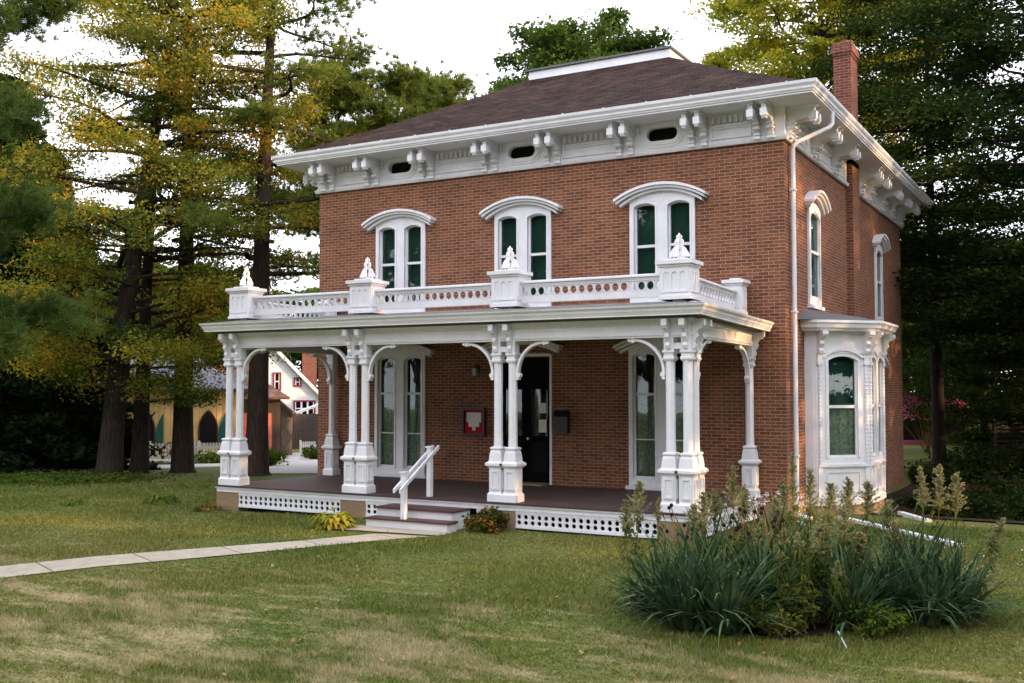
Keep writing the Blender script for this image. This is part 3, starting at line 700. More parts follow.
# coping, risers
sk=MB(); path=[(PX0+.05,YF-.04),(PX0+.05,PY0+.05),(PX1-.05,PY0+.05),(PX1-.05,YF-.04)]
sk.sweep(path,[(.0,.34),(.012,.34),(.012,.443),(.0,.443)]); sk.sweep(path,[(.013,.415),(.035,.415),(.035,.443),(.013,.443)]); sk.deform=sagf
sk.build('porch_skirt_board',M['paint'],house)
COLS=[-16.2,-12.87,-9.53,-6.2]
for i,(c) in enumerate(COLS):
    a,b=(c-.32,c+.30)
    p=MB(); p.box(a,b,PY0+.05,PY0+.60,-.25,.335); p.build('stone_pier',M['stone'],house)
spans=[(-15.90,-13.19),(-9.23,-6.52)]
lat=[]
for a,b in spans+[(-12.57,-11.86),(-10.05,-9.85)]:
    l=MB(); n=max(1,round((b-a)/.138)); l.holed(a,b,.09,.29,n,2,.040,PY0+.062,PY0+.085,12); l.box(a,b,PY0+.052,PY0+.092,.04,.09); l.box(a,b,PY0+.052,PY0+.092,.29,.338)
    l.build('skirt_lattice',M['paint'],house)
for X in (PX0+.06,PX1-.06):
    l=MB(Trot(X,0,90 if X>-10 else -90)); l.T=Trot(X,0,90)
    for a,b in ((16.9,19.9),): l.holed(a,b,.09,.29,22,2,.04,-.02,.003,10); l.box(a,b,-.03,.01,.04,.09); l.box(a,b,-.03,.01,.29,.338)
    l.build('skirt_lattice',M['paint'],house)
MB().box(PX0+.3,PX1-.3,PY0+.35,YF-.1,-.2,.40).build('crawlspace_dark_fill',M['dark'],house)  # near-black box added behind the lattice as the shade under the porch
# steps
SX0,SX1=-11.83,-10.08
st=MB(); st.box(SX0,SX1,15.40,15.72,-.05,.145); st.box(SX0,SX1-.1,15.72,16.33,-.05,.31); st.build('steps',M['paint'],house)
st=MB(); st.box(SX0-.03,SX1+.03,15.36,15.74,.147,.178); st.box(SX0-.03,SX1-.07,15.68,16.30,.312,.343); st.build('step_tread',M['tread'],house)
hr=MB()
for x,y,z,h_ in ((-11.06,15.50,.178,.82),(-11.22,16.56,.478,.92)):
    hr.box(x-.045,x+.045,y-.045,y+.045,z,z+h_); hr.box(x-.065,x+.065,y-.065,y+.065,z+h_,z+h_+.03)
for s_ in (-1,1):
    o_=s_*.068; a=Vector((-11.00+o_,15.20,.70)); b=Vector((-11.25+o_,16.80,1.40))
    hr.add([(p.x+dx,p.y,p.z+dz) for p in (a,b) for dx,dz in ((-.02,-.035),(.02,-.035),(.02,.035),(-.02,.035))],[(0,1,2,3),(7,6,5,4),(0,4,5,1),(1,5,6,2),(2,6,7,3),(3,7,4,0)])
hr.build('step_handrail',M['paint'],house)
# columns
colprof=[(.15,0),(.15,.13),(.13,.155),(.123,.17),(.123,.60),(.15,.625),(.178,.65),(.178,.69),(.15,.71),(.128,.725),(.122,.80),(.112,.88),(.098,.925)]
ringp=[(.092,.925),(.112,.945),(.112,.97),(.085,.985)]
topp=[(.078,2.50),(.098,2.53),(.098,2.56),(.085,2.575),(.085,2.62),(.105,2.645),(.105,2.68),(.085,2.69),(.085,3.20)]
def post(mb,x,y):
    mb.sq(x,y,colprof); mb.sq(x,y,ringp); mb.sq(x,y,[(.079,.985),(.074,1.2),(.074,2.50)],8); mb.sq(x,y,topp)
    for s_ in (-1,1):     # sunk panels on the base, front and sides
        for (A,B) in ((0,-1),(1,0),(-1,0),(0,1)):
            T0=mb.T; ang={(0,-1):0,(1,0):90,(-1,0):-90,(0,1):180}[(A,B)]
            mb.T=T0@Trot(x,y,ang); panel(mb,-.085,.085,.22,.56,-.1235); mb.T=T0
        break
def brace_mesh(flip=1):
    """quarter arch with curled ends, in the local xz plane, springing from x=.08"""
    mb=MB(); n=16; lo=[];hi=[]
    for i in range(n+1):
        t=math.pi/2*i/n; cx,cz=.085+.56,2.28; 
        hi.append((cx-.56*math.cos(t),cz+.575*math.sin(t))); lo.append((cx-.515*math.cos(t),cz+.53*math.sin(t)))
    if flip<0: lo=[(-x,z) for x,z in lo][::-1]; hi=[(-x,z) for x,z in hi][::-1]
    mb.band(lo,hi,-.045,.045)
    for (x,z,r) in ((.125,2.25,.045),(.11,2.19,.03),(.66,2.83,.045),(.72,2.835,.035)):
        mb.tube([(flip*x,-.05,z),(flip*x,.05,z)],r,10)
    return mb
FZ=.48
def put(parentm,x,y,z,rz,cache={},key=None,mk=None,name=None):
    if key not in cache: cache[key]=mk().build(name,M['paint'],parentm,loc=(0,0,0)); o=cache[key]
    else: o=cache[key].copy(); COL.objects.link(o); o.parent=parentm
    o.location=(x,y,z); o.rotation_euler=(0,0,rz); return o
hl=house.location
def column(cx,cy,posts,fronts,braces,fz=FZ):
    mb=MB()
    for px,py in posts: post(mb,px,py)
    if len(posts)>1:
        (a,_),(b,_)=posts[:2]; lo_,hi_=min(a,b),max(a,b)
        mb.box(lo_+.08,hi_-.08,-.07,.07,2.70,2.80); mb.box(lo_+.08,hi_-.08,-.07,.07,2.98,3.20)
        mb.box(lo_,hi_,-.16,.16,.001,.125); mb.box(lo_,hi_,-.15,.15,.652,.688)
    c=mb.build('porch_column',M['paint'],house,loc=(cx-hl.x,cy-hl.y,fz))
    for (x,y,rz) in fronts: put(c,x,y,2.70,R(rz),key='pb',mk=lambda:small_bracket(.50,.19,.075),name='scroll_bracket')
    for (x,y,rz,f) in braces: put(c,x,y,.03,R(rz),key='br%d'%f,mk=lambda f=f:brace_mesh(f),name='arch_brace')
    return c
S2=.1525; CY=16.51
for i,c in enumerate(COLS):
    P=[(-S2,0),(S2,0)]; Fr=[(-S2,-.087,0),(S2,-.087,0)]; B=[(S2,0,0,1),(-S2,0,0,-1)]
    if i==0: P.append((-S2,.305)); Fr+=[(-S2-.087,0,-90),(-S2-.087,.305,-90)]; B=[(S2,0,0,1),(-S2,.305,90,1)]
    if i==3: P.append((S2,.305)); Fr+=[(S2+.087,0,90),(S2+.087,.305,90)]; B=[(-S2,0,0,-1),(S2,.305,90,1)]
    column(c,CY,P,Fr,B)
for x in (COLS[0]-S2,COLS[3]+S2):
    s_=90 if x>-10 else -90
    column(x,19.92,[(0,0)],[((.087 if s_>0 else -.087),0,s_)],[(0,0,90,-1)],fz=.435)
# beams, ceiling, cornice
CYB=CY-.085; bx0,bx1=COLS[0]-S2-.085,COLS[3]+S2+.085
bm=MB(); bp=[(bx0,YF-.01),(bx0,CYB),(bx1,CYB),(bx1,YF-.01)]
bm.sweep(bp,[(-.17,3.375),(-.003,3.375),(-.003,3.70),(-.17,3.70)]); bm.sweep(bp,[(.0,3.60),(.03,3.60),(.03,3.63),(.06,3.69),(.0,3.69)]); bm.sweep(bp,[(.0,3.41),(.018,3.41),(.018,3.44),(.0,3.44)])
bm.deform=lambda V:(lambda W:(W.__setitem__((slice(None),2),W[:,2]-.010*np.clip(W[:,1]-16.4,0,4)),W)[1])(V.copy()); bm.build('porch_beam',M['paint'],house)
cl=MB(); cl.box(bx0-.2,bx1+.2,CYB-.2,YF-.001,3.70,3.72); cl.deform=sagr; cl.build('porch_ceiling',M['ceil'],house)
cn=MB(); cp=[(-16.77,YF-.002),(-16.77,16.10),(-5.64,16.10),(-5.64,YF-.002)]
cn.sweep(cp,[(-.42,3.725),(-.03,3.725),(-.03,3.745),(-.015,3.775),(-.01,3.79),(.0,3.795),(.012,3.835),(.045,3.87),(.055,3.90),(-.42,3.90)]); cn.deform=sagr; cn.build('porch_cornice',M['paint'],house)
pr=MB(); e=.04; A=[(-16.77-e,16.10-e,3.903),(-5.64+e,16.10-e,3.903),(-5.64+e,YF-.001,3.903),(-16.77-e,YF-.001,3.903)]; Bq=[(-16.2,16.6,3.99),(-6.2,16.6,3.99),(-6.2,YF-.001,3.99),(-16.2,YF-.001,3.99)]
pr.add(A+Bq,[(0,1,5,4),(1,2,6,5),(3,0,4,7),(4,5,6,7),(0,3,2,1)]); pr.deform=sagr; pr.build('porch_roof',M['zinc'],house)
pc=MB(); pc.sweep([(-16.1,YF-.01),(-16.1,17.15),(-6.25,17.15),(-6.25,YF-.01)],[(-.03,3.97),(0,3.97),(0,4.07),(-.03,4.07)]); pc.deform=sagr; pc.build('roof_curb_board',M['paint'],house)
# roof balustrade
PW,PD=.54,.46; PED=[-16.31,-13.01,-9.68,-6.34]; PYC=16.93
def ped_mesh(w=PW,d=PD):
    mb=MB(); h=w/2; g=d/2
    mb.box(-h,h,-g,g,0,.58); mb.box(-h-.02,h+.02,-g-.02,g+.02,0,.06); mb.box(-h-.025,h+.025,-g-.025,g+.025,.56,.60); mb.box(-h-.06,h+.06,-g-.06,g+.06,.60,.665); mb.box(-h+.06,h-.06,-g+.06,g-.06,.665,.70)
    for ang,ww,dd in ((0,h,g),(90,g,h),(180,h,g),(-90,g,h)):
        T0=mb.T; mb.T=T0@Trot(0,0,ang); k=3 if ww>.2 else 2
        for i in range(k+1):
            x=-ww+.05+(2*ww-.1)*i/k; mb.box(x-.022,x+.022,-dd-.014,-dd,.12,.50)
        for i in range(k):
            x0=-ww+.05+(2*ww-.1)*i/k+.022; x1=-ww+.05+(2*ww-.1)*(i+1)/k-.022
            mb.box(x0,x1,-dd-.014,-dd,.12,.15); l_=arc(x0,x1,.43,.47,6); mb.band(l_,[(x,.50) for x,_ in l_],-dd-.014,-dd)
        mb.T=T0
    mb.box(-.09,.09,-.09,.09,-.07,0)
    return mb
def finial_mesh():
    """openwork crest: two crossed sawn plates with curled lobes, a ring and a knob"""
    mb=MB(); Lb=[(-.19,.02),(-.14,.012),(-.11,.04),(-.07,.015),(-.03,.04),(-.028,.10),(-.05,.135),(-.028,.165),(-.012,.205),(-.075,.205),(-.11,.175),(-.145,.12),(-.175,.07)]
    for ax in 'yx':
        mb.prism(Lb,-.014,.014,ax); mb.prism([(-x,z) for x,z in Lb][::-1],-.014,.014,ax)
    for rz in (0,90):
        T0=mb.T; mb.T=T0@Trot(0,0,rz); c=lambda r,z0:[(r*math.cos(2*math.pi*k/14),z0+r*math.sin(2*math.pi*k/14)) for k in range(15)]
        mb.band(c(.035,.265),c(.085,.265),-.013,.013); mb.prism([(-.02,.33),(.02,.33),(.055,.355),(.045,.39),(.018,.40),(0,.43),(-.018,.40),(-.045,.39),(-.055,.355)],-.012,.012,'y'); mb.prism([(-.05,.0),(.05,.0),(.03,.03),(-.03,.03)],-.015,.015,'y'); mb.T=T0
    for x in (-.1,.1): mb.box(x-.01,x+.01,-.01,.01,-.03,.05)
    return mb
pz=4.03
pedo=None
def put_ped(x,y,z,small=False):
    key='pds' if small else 'pd'
    o=put(house,x-hl.x,y-hl.y,z,0,key=key,mk=(lambda:ped_mesh(.32,.32)) if small else ped_mesh,name='balustrade_post')
    if not small: put(o,0,0,.725,0,key='fin',mk=finial_mesh,name='finial')
for x in PED: put_ped(x,PYC,pz)
def rail(T,a,b,name='balustrade'):
    mb=MB(T); n=max(2,round((b-a)/.168)); y0,y1=-.012,.012
    mb.holed(a,b,.19,.365,n,1,(.066,.074),y0,y1,16); mb.box(a,b,y0-.012,y1+.012,.07,.19); mb.box(a,b,y0-.02,y1+.02,.365,.395)
    mb.box(a,b,y0-.03,y1+.03,.395,.43); mb.box(a,b,y0-.06,y1+.06,.43,.455); mb.box(a,b,y0-.04,y1+.04,.455,.478)
    cw=(b-a)/n
    for i in range(n):      # small studs between the rings
        for z in (.20,.355): mb.box(a+i*cw-.012,a+i*cw+.012,y0-.012,y0,z-.012,z+.012)
        c=a+(i+.5)*cw; lo=[];hi=[]
        for k in range(13): t=2*math.pi*k/12; lo.append((c+.066*math.cos(t),.2775+.074*math.sin(t))); hi.append((c+.081*math.cos(t),.2775+.0865*math.sin(t)))
        mb.band(lo,hi,y0-.012,y0)
    return mb
for a,b in zip(PED,PED[1:]):
    T=Matrix.Translation((0,PYC-.03,pz)); rail(T,a+PW/2,b-PW/2).build('balustrade',M['paint'],house)
for X in (PED[0],PED[-1]):
    T=Matrix.Translation((X+(.09 if X>-10 else -.09),0,pz))@Matrix.Rotation(R(90),4,'Z'); m=rail(T,PYC+PD/2,19.62); m.deform=sagr; m.build('balustrade',M['paint'],house)
    put_ped(X+(.09 if X>-10 else -.09),19.78,pz-.075,True)

# ================================================================== TREES
def leafmesh(name,C,Rd,n,size,mat,parent,flat_=.6,shape=.55,zbias=.5,dirs=None,droop=0,rng=RNG):
    """n leaves round each cluster centre C (k,3) with radius Rd (k,)"""
    C=np.repeat(C,n,axis=0); Q=np.repeat(Rd,n); N=len(C)
    o=rng.normal(size=(N,3)); o/=np.linalg.norm(o,axis=1)[:,None]; o*= (rng.random((N,1))**.45)
    o[:,2]*=flat_; P=C+o*Q[:,None]; P[:,2]-=droop*(o[:,0]**2+o[:,1]**2)*Q
    nr=rng.normal(size=(N,3)); nr[:,2]=np.abs(nr[:,2])+zbias; nr/=np.linalg.norm(nr,axis=1)[:,None]
    t=rng.normal(size=(N,3)); t-=nr*(t*nr).sum(1)[:,None]; t/=np.linalg.norm(t,axis=1)[:,None]; b=np.cross(nr,t)
    s=size*(.6+.8*rng.random((N,1)))
    V=np.stack([P-t*s*.5,P-b*s*shape*.5,P+t*s*.5,P+b*s*shape*.5],1)
    return quads(name,V,mat,parent)
def needlemesh(name,C,D,Rd,n,ln,wd,mat,parent,rng=RNG,up=.5):
    """bursts of thin needles at tuft centres C, leaning along D"""
    k=len(C); C=np.repeat(C,n,axis=0); D=np.repeat(D,n,axis=0); N=len(C)
    d=rng.normal(size=(N,3)); d/=np.linalg.norm(d,axis=1)[:,None]; d=d+D*.8; d[:,2]+=up; d/=np.linalg.norm(d,axis=1)[:,None]
    P=C+rng.normal(size=(N,3))*np.repeat(Rd,n)[:,None]
    t=rng.normal(size=(N,3)); b=np.cross(d,t); b/=np.linalg.norm(b,axis=1)[:,None]
    l=ln*(.6+.7*rng.random((N,1))); w_=wd*(.7+.6*rng.random((N,1)))
    V=np.stack([P-b*w_,P+b*w_,P+d*l+b*w_*.3,P+d*l-b*w_*.3],1)
    return quads(name,V,mat,parent)
def tree(name,label,cat,base,H,r,z0,spread,nl,rise,leafm,bark,npc=60,lsize=.12,crad=.55,sub=4,lean=(0,0),fork=None,kind='leaf',group=None,flat_=.55,droop=0,seed=1,tier=False,limb_az=None,dead=0,trunk_extra=None,nneedle=10,zb=.5,tuft=(.16,.012)):
    rng=np.random.default_rng(seed); rn=random.Random(seed)
    bz=float(terrain(base[0],base[1]))-.05; t=thing(name,(base[0],base[1],bz),label,cat,group)
    T=MB(); pts=[];rad=[]
    for i in range(13):
        u=i/12; wob=.10*r*6*math.sin(u*7+seed)*u*.5
        pts.append((base[0]+lean[0]*u**1.3+wob*.5,base[1]+lean[1]*u**1.3+wob*.3,bz+H*u)); rad.append(max(.025,r*(1-u)**.8*(1+.5*math.exp(-u*H/.3))))
    pts.insert(1,tuple(np.array(pts[0])*.97+np.array(pts[1])*.03)); rad.insert(1,r*1.40)
    pts.insert(2,tuple(np.array(pts[0])*.90+np.array(pts[2])*.10)); rad.insert(2,r*1.12)
    T.tube(pts,rad,14)
    def tp(z):
        u=max(0,min(1,z/H)); wob=.10*r*6*math.sin(u*7+seed)*u*.5
        return np.array((base[0]+lean[0]*u**1.3+wob*.5,base[1]+lean[1]*u**1.3+wob*.3,bz+H*u)), max(.03,r*(1-u)**.8)
    B=MB(); Cs=[];Rs=[];Ds=[]
    for k in range(nl):
        u=(k+rn.random()*.6)/nl; z=z0+(H*.98-z0)*(u if not tier else round(u*nl/4)*4/nl if nl>8 else u)
        az=(limb_az[k%len(limb_az)]+rn.uniform(-.3,.3)) if limb_az else k*2.399+rn.uniform(-.4,.4)
        Ln=spread((z-z0)/(H-z0))*rn.uniform(.75,1.15); p,tr=tp(z); d=np.array((math.cos(az),math.sin(az),0))
        P=[];lr=max(.016,min(tr*.5,.012+Ln*.0135)); m=6; rs=rise*rn.uniform(.6,1.3)
        for i in range(m+1):
            v=i/m; q=p+d*Ln*v+np.array((0,0,Ln*(rs*v-droop*v*v)))+np.array((-d[1],d[0],0))*Ln*.10*math.sin(v*5+k); P.append(q)
        B.tube([tuple(q) for q in P],[lr*(1-.85*i/m)+.006 for i in range(m+1)],6,cap=False)
        if rn.random()<dead: continue
        for j in range(sub):
            v=.30+.70*(j+rn.random()*.7)/sub; v=min(v,1); i=int(v*m*.999); q=P[i]+(P[min(i+1,m)]-P[i])*(v*m-i)
            sa=az+rn.choice((-1,1))*rn.uniform(.4,1.2); sl_=Ln*rn.uniform(.18,.38)*(1.15-.5*v); e=q+np.array((math.cos(sa),math.sin(sa),rn.uniform(-.15,.35)-droop*.5))*sl_
            B.tube([tuple(q),tuple((q+e)/2+np.array((0,0,.03*sl_))),tuple(e)],[.016+.004*Ln*.5,.012,.006],5,cap=False)
            for w_ in (.45,1.0):
                Cs.append(q*(1-w_)+e*w_); Rs.append(crad*rn.uniform(.6,1.25)); Ds.append((e-q)/np.linalg.norm(e-q))
        Cs.append(P[-1]); Rs.append(crad*.8); Ds.append(d)
    T.build('trunk',bark,t,smooth=True); B.build('branches',bark,t,smooth=True)
    Cs=np.array(Cs);Rs=np.array(Rs);Ds=np.array(Ds)
    if kind=='leaf': leafmesh('crown',Cs,Rs,npc,lsize,leafm,t,flat_,.55,zb,droop=droop,rng=rng)
    else:
        # several tufts per cluster, each a burst of needles
        K=npc; C2=np.repeat(Cs,K,axis=0)+rng.normal(size=(len(Cs)*K,3))*np.repeat(Rs,K)[:,None]*np.array((.55,.55,.55*flat_)); 
        needlemesh('crown',C2,np.repeat(Ds,K,axis=0),np.full(len(C2),.02),nneedle,tuft[0],tuft[1],leafm,t,rng=rng)
    return t
def P2(px,D): return at(px,D)[:2]
round_=lambda R_:(lambda u:R_*(.35+.65*math.sin(math.pi*min(1,.15+u*.85)))) 
cone=lambda R_:(lambda u:R_*(1.02-u))
# left foreground group
tree('beech_tree','leaning broad trunk with yellow and orange turning leaves, leftmost trunk of the lawn group','tree',P2(111,31.4),16.5,.36,2.4,round_(5.0),64,.30,L['beech'],M['bark'],npc=150,lsize=.105,crad=.85,droop=.16,lean=(1.9,1.0),seed=3,sub=6,flat_=.55)
tree('maple_tree','upright narrower trunk close behind the leaning one, with green lower leaves','tree',P2(141,32.6),12.5,.27,2.2,round_(4.2),30,.10,L['maple'],M['bark'],npc=110,lsize=.10,crad=.75,lean=(.4,.2),seed=8,sub=5,flat_=.45)
tree('larch_tree','tall straight dark trunk with level branches and golden foliage, third of the lawn group','tree',P2(184,33.2),19,.33,6.2,lambda u:4.2*(1.1-.5*u),54,.10,L['beech'],M['bark2'],npc=110,lsize=.098,crad=.75,droop=.12,seed=5,sub=5,flat_=.35,dead=.15)
tree('white_pine','tall white pine with long bare limbs reaching over the roof, right behind the porch','tree',P2(257.5,31.2),18.5,.34,6.0,lambda u:4.6*(1.0-.5*u),30,.04,L['pine'],M['bark2'],npc=9,crad=.62,kind='needle',seed=21,sub=5,lean=(.25,.3),flat_=.35,droop=.06,nneedle=26,tuft=(.20,.010),dead=.12)
# a heavy limb of that pine carries tufts above the eaves
tree('pine_tree','bushy green pine crown rising just past the left eaves of the house','tree',P2(388,38),14.2,.20,7.5,lambda u:4.6*(1.0-.5*u),30,.16,L['pine'],M['bark2'],npc=30,crad=.75,kind='needle',seed=33,sub=5,flat_=.45,nneedle=26,tuft=(.22,.012))
tree('near_pine','near pine at the left edge of the lawn with thick bushy needle clumps','tree',P2(-120,15.5),13,.24,2.7,lambda u:2.75*(1.0-.35*u),44,.15,L['nearpine'],M['bark2'],npc=26,crad=.42,kind='needle',seed=14,sub=6,flat_=.6,nneedle=34,tuft=(.13,.0055))
for i,(px,D,H,Rr,lab) in enumerate(((-75,37,15.5,5.2,'outermost of the dark spruces at the left edge'),(-2,35,13.5,4.9,'dark dense spruce with branches to the ground, middle of the three at the left edge'),(42,38,12,3.9,'dark dense spruce nearest the leaning trunk, behind its left side'))):
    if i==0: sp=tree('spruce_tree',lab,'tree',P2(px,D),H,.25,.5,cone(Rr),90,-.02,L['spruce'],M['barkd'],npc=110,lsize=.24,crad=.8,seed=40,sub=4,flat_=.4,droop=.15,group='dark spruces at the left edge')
    else:
        x,y=P2(px,D); o=dup(sp,loc=(x,y,float(terrain(x,y))-.05),rz=i*2.1,label=lab); o.scale=(Rr/5.2,Rr/5.2,H/15.5)
# woods beyond the garage on the left
wl=tree('woodland_tree','broad green tree far behind the yellow garage, first from the left','tree',P2(30,66),12.5,.3,2.0,round_(5.8),44,.25,L['maple'],M['barkd'],npc=90,lsize=.32,crad=1.25,seed=51,sub=4,group='trees beyond the garage')
wd_=[(100,72,'second from the left'),(165,64,'third from the left'),(235,98,'fourth from the left'),(303,106,'fifth from the left'),(365,98,'sixth from the left'),(-45,60,'outermost at the left edge'),(180,104,'farthest of them, behind the brick building')]
for i,(px,D,t_) in enumerate(wd_):
    x,y=P2(px,D); o=dup(wl,loc=(x,y,float(terrain(x,y))),rz=i*1.7+.5,label='broad green tree far behind the yellow garage, '+t_); s_=(.95,1.0,.9,1.05,1.0,1.1,1.05)[i]; o.scale=(s_*1.05,s_*1.05,s_*(.88 if i in(1,2) else 1))
# behind the house
tree('round_tree','rounded green treetop showing above the middle of the roof','tree',P2(590,50),19.9,.4,11,round_(5.3),70,.14,L['maple'],M['barkd'],npc=150,lsize=.20,crad=.95,seed=61,sub=4)
tree('yellow_tree','small pale yellow treetop low over the left part of the roof','tree',P2(478,56),17.0,.25,11,round_(3.2),30,.25,L['gold'],M['barkd'],npc=70,lsize=.19,crad=.6,seed=62,sub=4)
tree('locust_tree','tall yellow green tree with airy foliage behind the chimney','tree',P2(826,44),23,.4,9,round_(5.2),70,.15,L['gold'],M['barkd'],npc=170,lsize=.17,crad=.85,seed=63,sub=5,flat_=.5)
# the woods on the right
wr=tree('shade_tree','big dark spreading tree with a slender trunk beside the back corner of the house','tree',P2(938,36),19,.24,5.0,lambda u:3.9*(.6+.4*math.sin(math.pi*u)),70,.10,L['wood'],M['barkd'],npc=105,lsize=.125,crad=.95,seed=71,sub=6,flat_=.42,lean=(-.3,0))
o=dup(wr,loc=(*P2(1035,32),-1.4),rz=2.2,label='big dark tree at the right edge, its crown over the side yard'); o.scale=(1.35,1.35,.95)
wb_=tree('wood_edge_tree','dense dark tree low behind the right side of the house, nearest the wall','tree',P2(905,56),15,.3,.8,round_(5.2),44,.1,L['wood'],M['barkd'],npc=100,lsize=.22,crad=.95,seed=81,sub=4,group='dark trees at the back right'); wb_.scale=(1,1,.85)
for i,(px,D,sc,t_) in enumerate(((985,50,1.0,'second from the wall'),(1065,42,.95,'third from the wall, at the right edge'),(945,66,1.15,'farthest back, seen through the gaps'),(1130,36,1.0,'outside the right edge'),(1020,62,1.2,'behind the third'),(870,70,1.1,'hidden mostly by the house'))):
    x,y=P2(px,D); dup(wb_,loc=(x,y,float(terrain(x,y))-.3),rz=i*1.3+.4,label='dense dark tree low behind the right side, '+t_).scale=(sc,sc,sc*.72)
# unseen rest of the woods along the east side, added to block the low sun
for i,(x,y,sc) in enumerate(((9,8,.85),(10,17,.95),(13,25,1.05),(8,33,1.1),(16,12,1.0),(17,34,1.15),(12,1,.8))):
    dup(wb_,loc=(x,y,-.4),rz=i*2.0,label='unseen dense dark tree in the east belt added to block the sun, '+('nearest the camera','second','third','fourth','fifth, farther out','sixth, farther out','seventh, beside the camera')[i]).scale=(sc,sc,sc)
# trees across the street, behind the camera; the windows mirror them, heights raised to darken the porch
for i,(x,y,sc) in enumerate(((-34,-22,1.1),(-22,-27,1.2),(-10,-25,1.0),(2,-28,1.2),(14,-24,1.1),(26,-20,1.15),(-46,-14,1.1),(-50,2,1.2),(24,-6,1.1))):
    dup(wl,loc=(x,y,-.4),rz=i*2.3,label='broad green tree across the street, '+('first','second','third','fourth','fifth','sixth','seventh','eighth','ninth')[i]+' of the row mirrored in the windows').scale=(sc*1.2,sc*1.2,sc*1.35)
# understorey shrubs
def shrub(name,label,cat,x,y,h,rad,mat,n=40,ls=.08,k=26,group=None,seed=5,flat_=.8,z=None,stem=True,crf=.34):
    rng=np.random.default_rng(seed); bz=float(terrain(x,y)) if z is None else z; t=thing(name,(x,y,bz),label,cat,group)
    C=rng.normal(size=(k,3)); C/=np.linalg.norm(C,axis=1)[:,None]; C*=rng.random((k,1))**.5; C=C*np.array((rad,rad,h*.45))*.8+np.array((x,y,bz+h*.5)); C[:,2]=np.maximum(C[:,2],bz+.05)
    if stem:
        m=MB(); 
        for i in range(min(k,26)): q=C[i]; m.tube([(x+rng.normal()*.04,y+rng.normal()*.04,bz-.02),tuple((q+np.array((x,y,bz)))/2+rng.normal(size=3)*.03),tuple(q)],[.012,.008,.004],5,cap=False)
        m.build('stem',M['straw'],t)
    leafmesh('foliage',C,min(rad,h)*crf*rng.uniform(.5,1.5,k),n,ls,mat,t,flat_,.6,.3,rng=rng); return t
shrub('tall_shrub','tall loose shrub in front of the pink roofed shed','shrub',*P2(925,41),4.6,2.0,L['wood'],60,.12,46,seed=90,crf=.22)
shrub('dark_shrub','dark shrub on the shaded bank by the back corner of the house','shrub',*P2(930,33),1.6,1.4,L['wood'],60,.12,40,seed=91)
shrub('dark_shrub','dark shrub on the shaded bank at the right edge','shrub',*P2(1010,30),1.5,1.7,L['wood'],60,.12,40,seed=92)
shrub('dark_shrub','dark shrub on the shaded bank between the other two','shrub',*P2(970,36),2.2,2.0,L['wood'],70,.14,40,seed=93)
for i,(px,D,h,lab) in enumerate(((915,27,.9,'nearest the house corner'),(952,26,.8,'left of the middle'),(990,24.5,.9,'right of the middle'),(1035,24,1.0,'at the right edge'))): shrub('low_shrub','low dark shrub at the edge of the shaded yard, '+lab,'shrub',*P2(px,D),h,1.1,L['wood'],50,.09,40,seed=95+i)
# ================================================================== BACKGROUND BUILDINGS
def BT(px,D,turn=0): x,y,z=at(px,D); return Matrix.Translation((x,y,0))@Matrix.Rotation(YAW+R(turn),4,'Z'),(x,y,z)
def hiproof(mb,x0,x1,y0,y1,ze,zr,hip=1.0,ov=.3,th=.12):
    a=[(x0-ov,y0-ov),(x1+ov,y0-ov),(x1+ov,y1+ov),(x0-ov,y1+ov)]; ym=(y0+y1)/2; d=(y1-y0)/2*hip
    mb.add([(*p,ze) for p in a]+[(*p,ze+th) for p in a]+[(x0+d,ym,zr),(x1-d,ym,zr)],[(3,2,1,0),(0,1,5,4),(1,2,6,5),(2,3,7,6),(3,0,4,7),(4,5,9,8),(6,7,8,9),(5,6,9),(7,4,8)])
def gothic(cx,w_,z0,z1,n=7):
    """pointed arch: two arcs that meet over the middle"""
    h=w_/2; rise=min((z1-z0)*.6,h*2.1); zs=z1-rise; L_=[(cx-h,z0)]
    for i in range(n+1): a=math.pi/3*i/n; L_.append((cx-h+2*h*(1-math.cos(a)),zs+rise*math.sin(a)/math.sin(math.pi/3)))
    return L_+[(2*cx-x,z) for x,z in L_[:-1]][::-1]
T,loc=BT(243,48,15); g=thing('garage',loc,'yellow board sided garage with pointed gothic windows and green shutters','garage')
MB(T).box(-7.2,0,0,6,-1.5,2.38).build('wall',M['yellow'],g)
m=MB(T)
for x in np.arange(-7.1,0,.30): m.box(x-.02,x+.02,-.02,-.001,-1.4,2.36)
m.box(-7.2,0,-.03,-.001,1.75,1.80) if False else None
m.build('batten',M['yellow'],g)
m=MB(T); hiproof(m,-7.2,0,0,6,2.38,4.1,.75,.35); m.build('roof',M['groof'],g)
m=MB(T); m.box(-7.55,.36,-.40,-.355,2.34,2.50); m.build('eave_board',M['shed'],g)
for cx in (-4.2,-1.5,-6.75):
    m=MB(T); m.prism(gothic(cx,.72,.05,1.45),-.05,-.025,'y'); wn=m.build('window',M['dark'],g)
    P=gothic(cx,.72,.05,1.45); Q=gothic(cx,.86,.0,1.55); 
    m=MB(T); m.band(P,Q,-.07,-.021) if len(P)==len(Q) else None; m.build('frame',flat('brown_frame',(.05,.012,.008),.7),wn)
    m=MB(T); 
    m.prism([(cx+.78,.05),(cx+.78,1.42),(cx+.68,1.24),(cx+.56,.98),(cx+.48,.72),(cx+.45,.45),(cx+.45,.05)][::-1],-.08,-.03,'y'); m.build('shutter',M['shut'],wn)
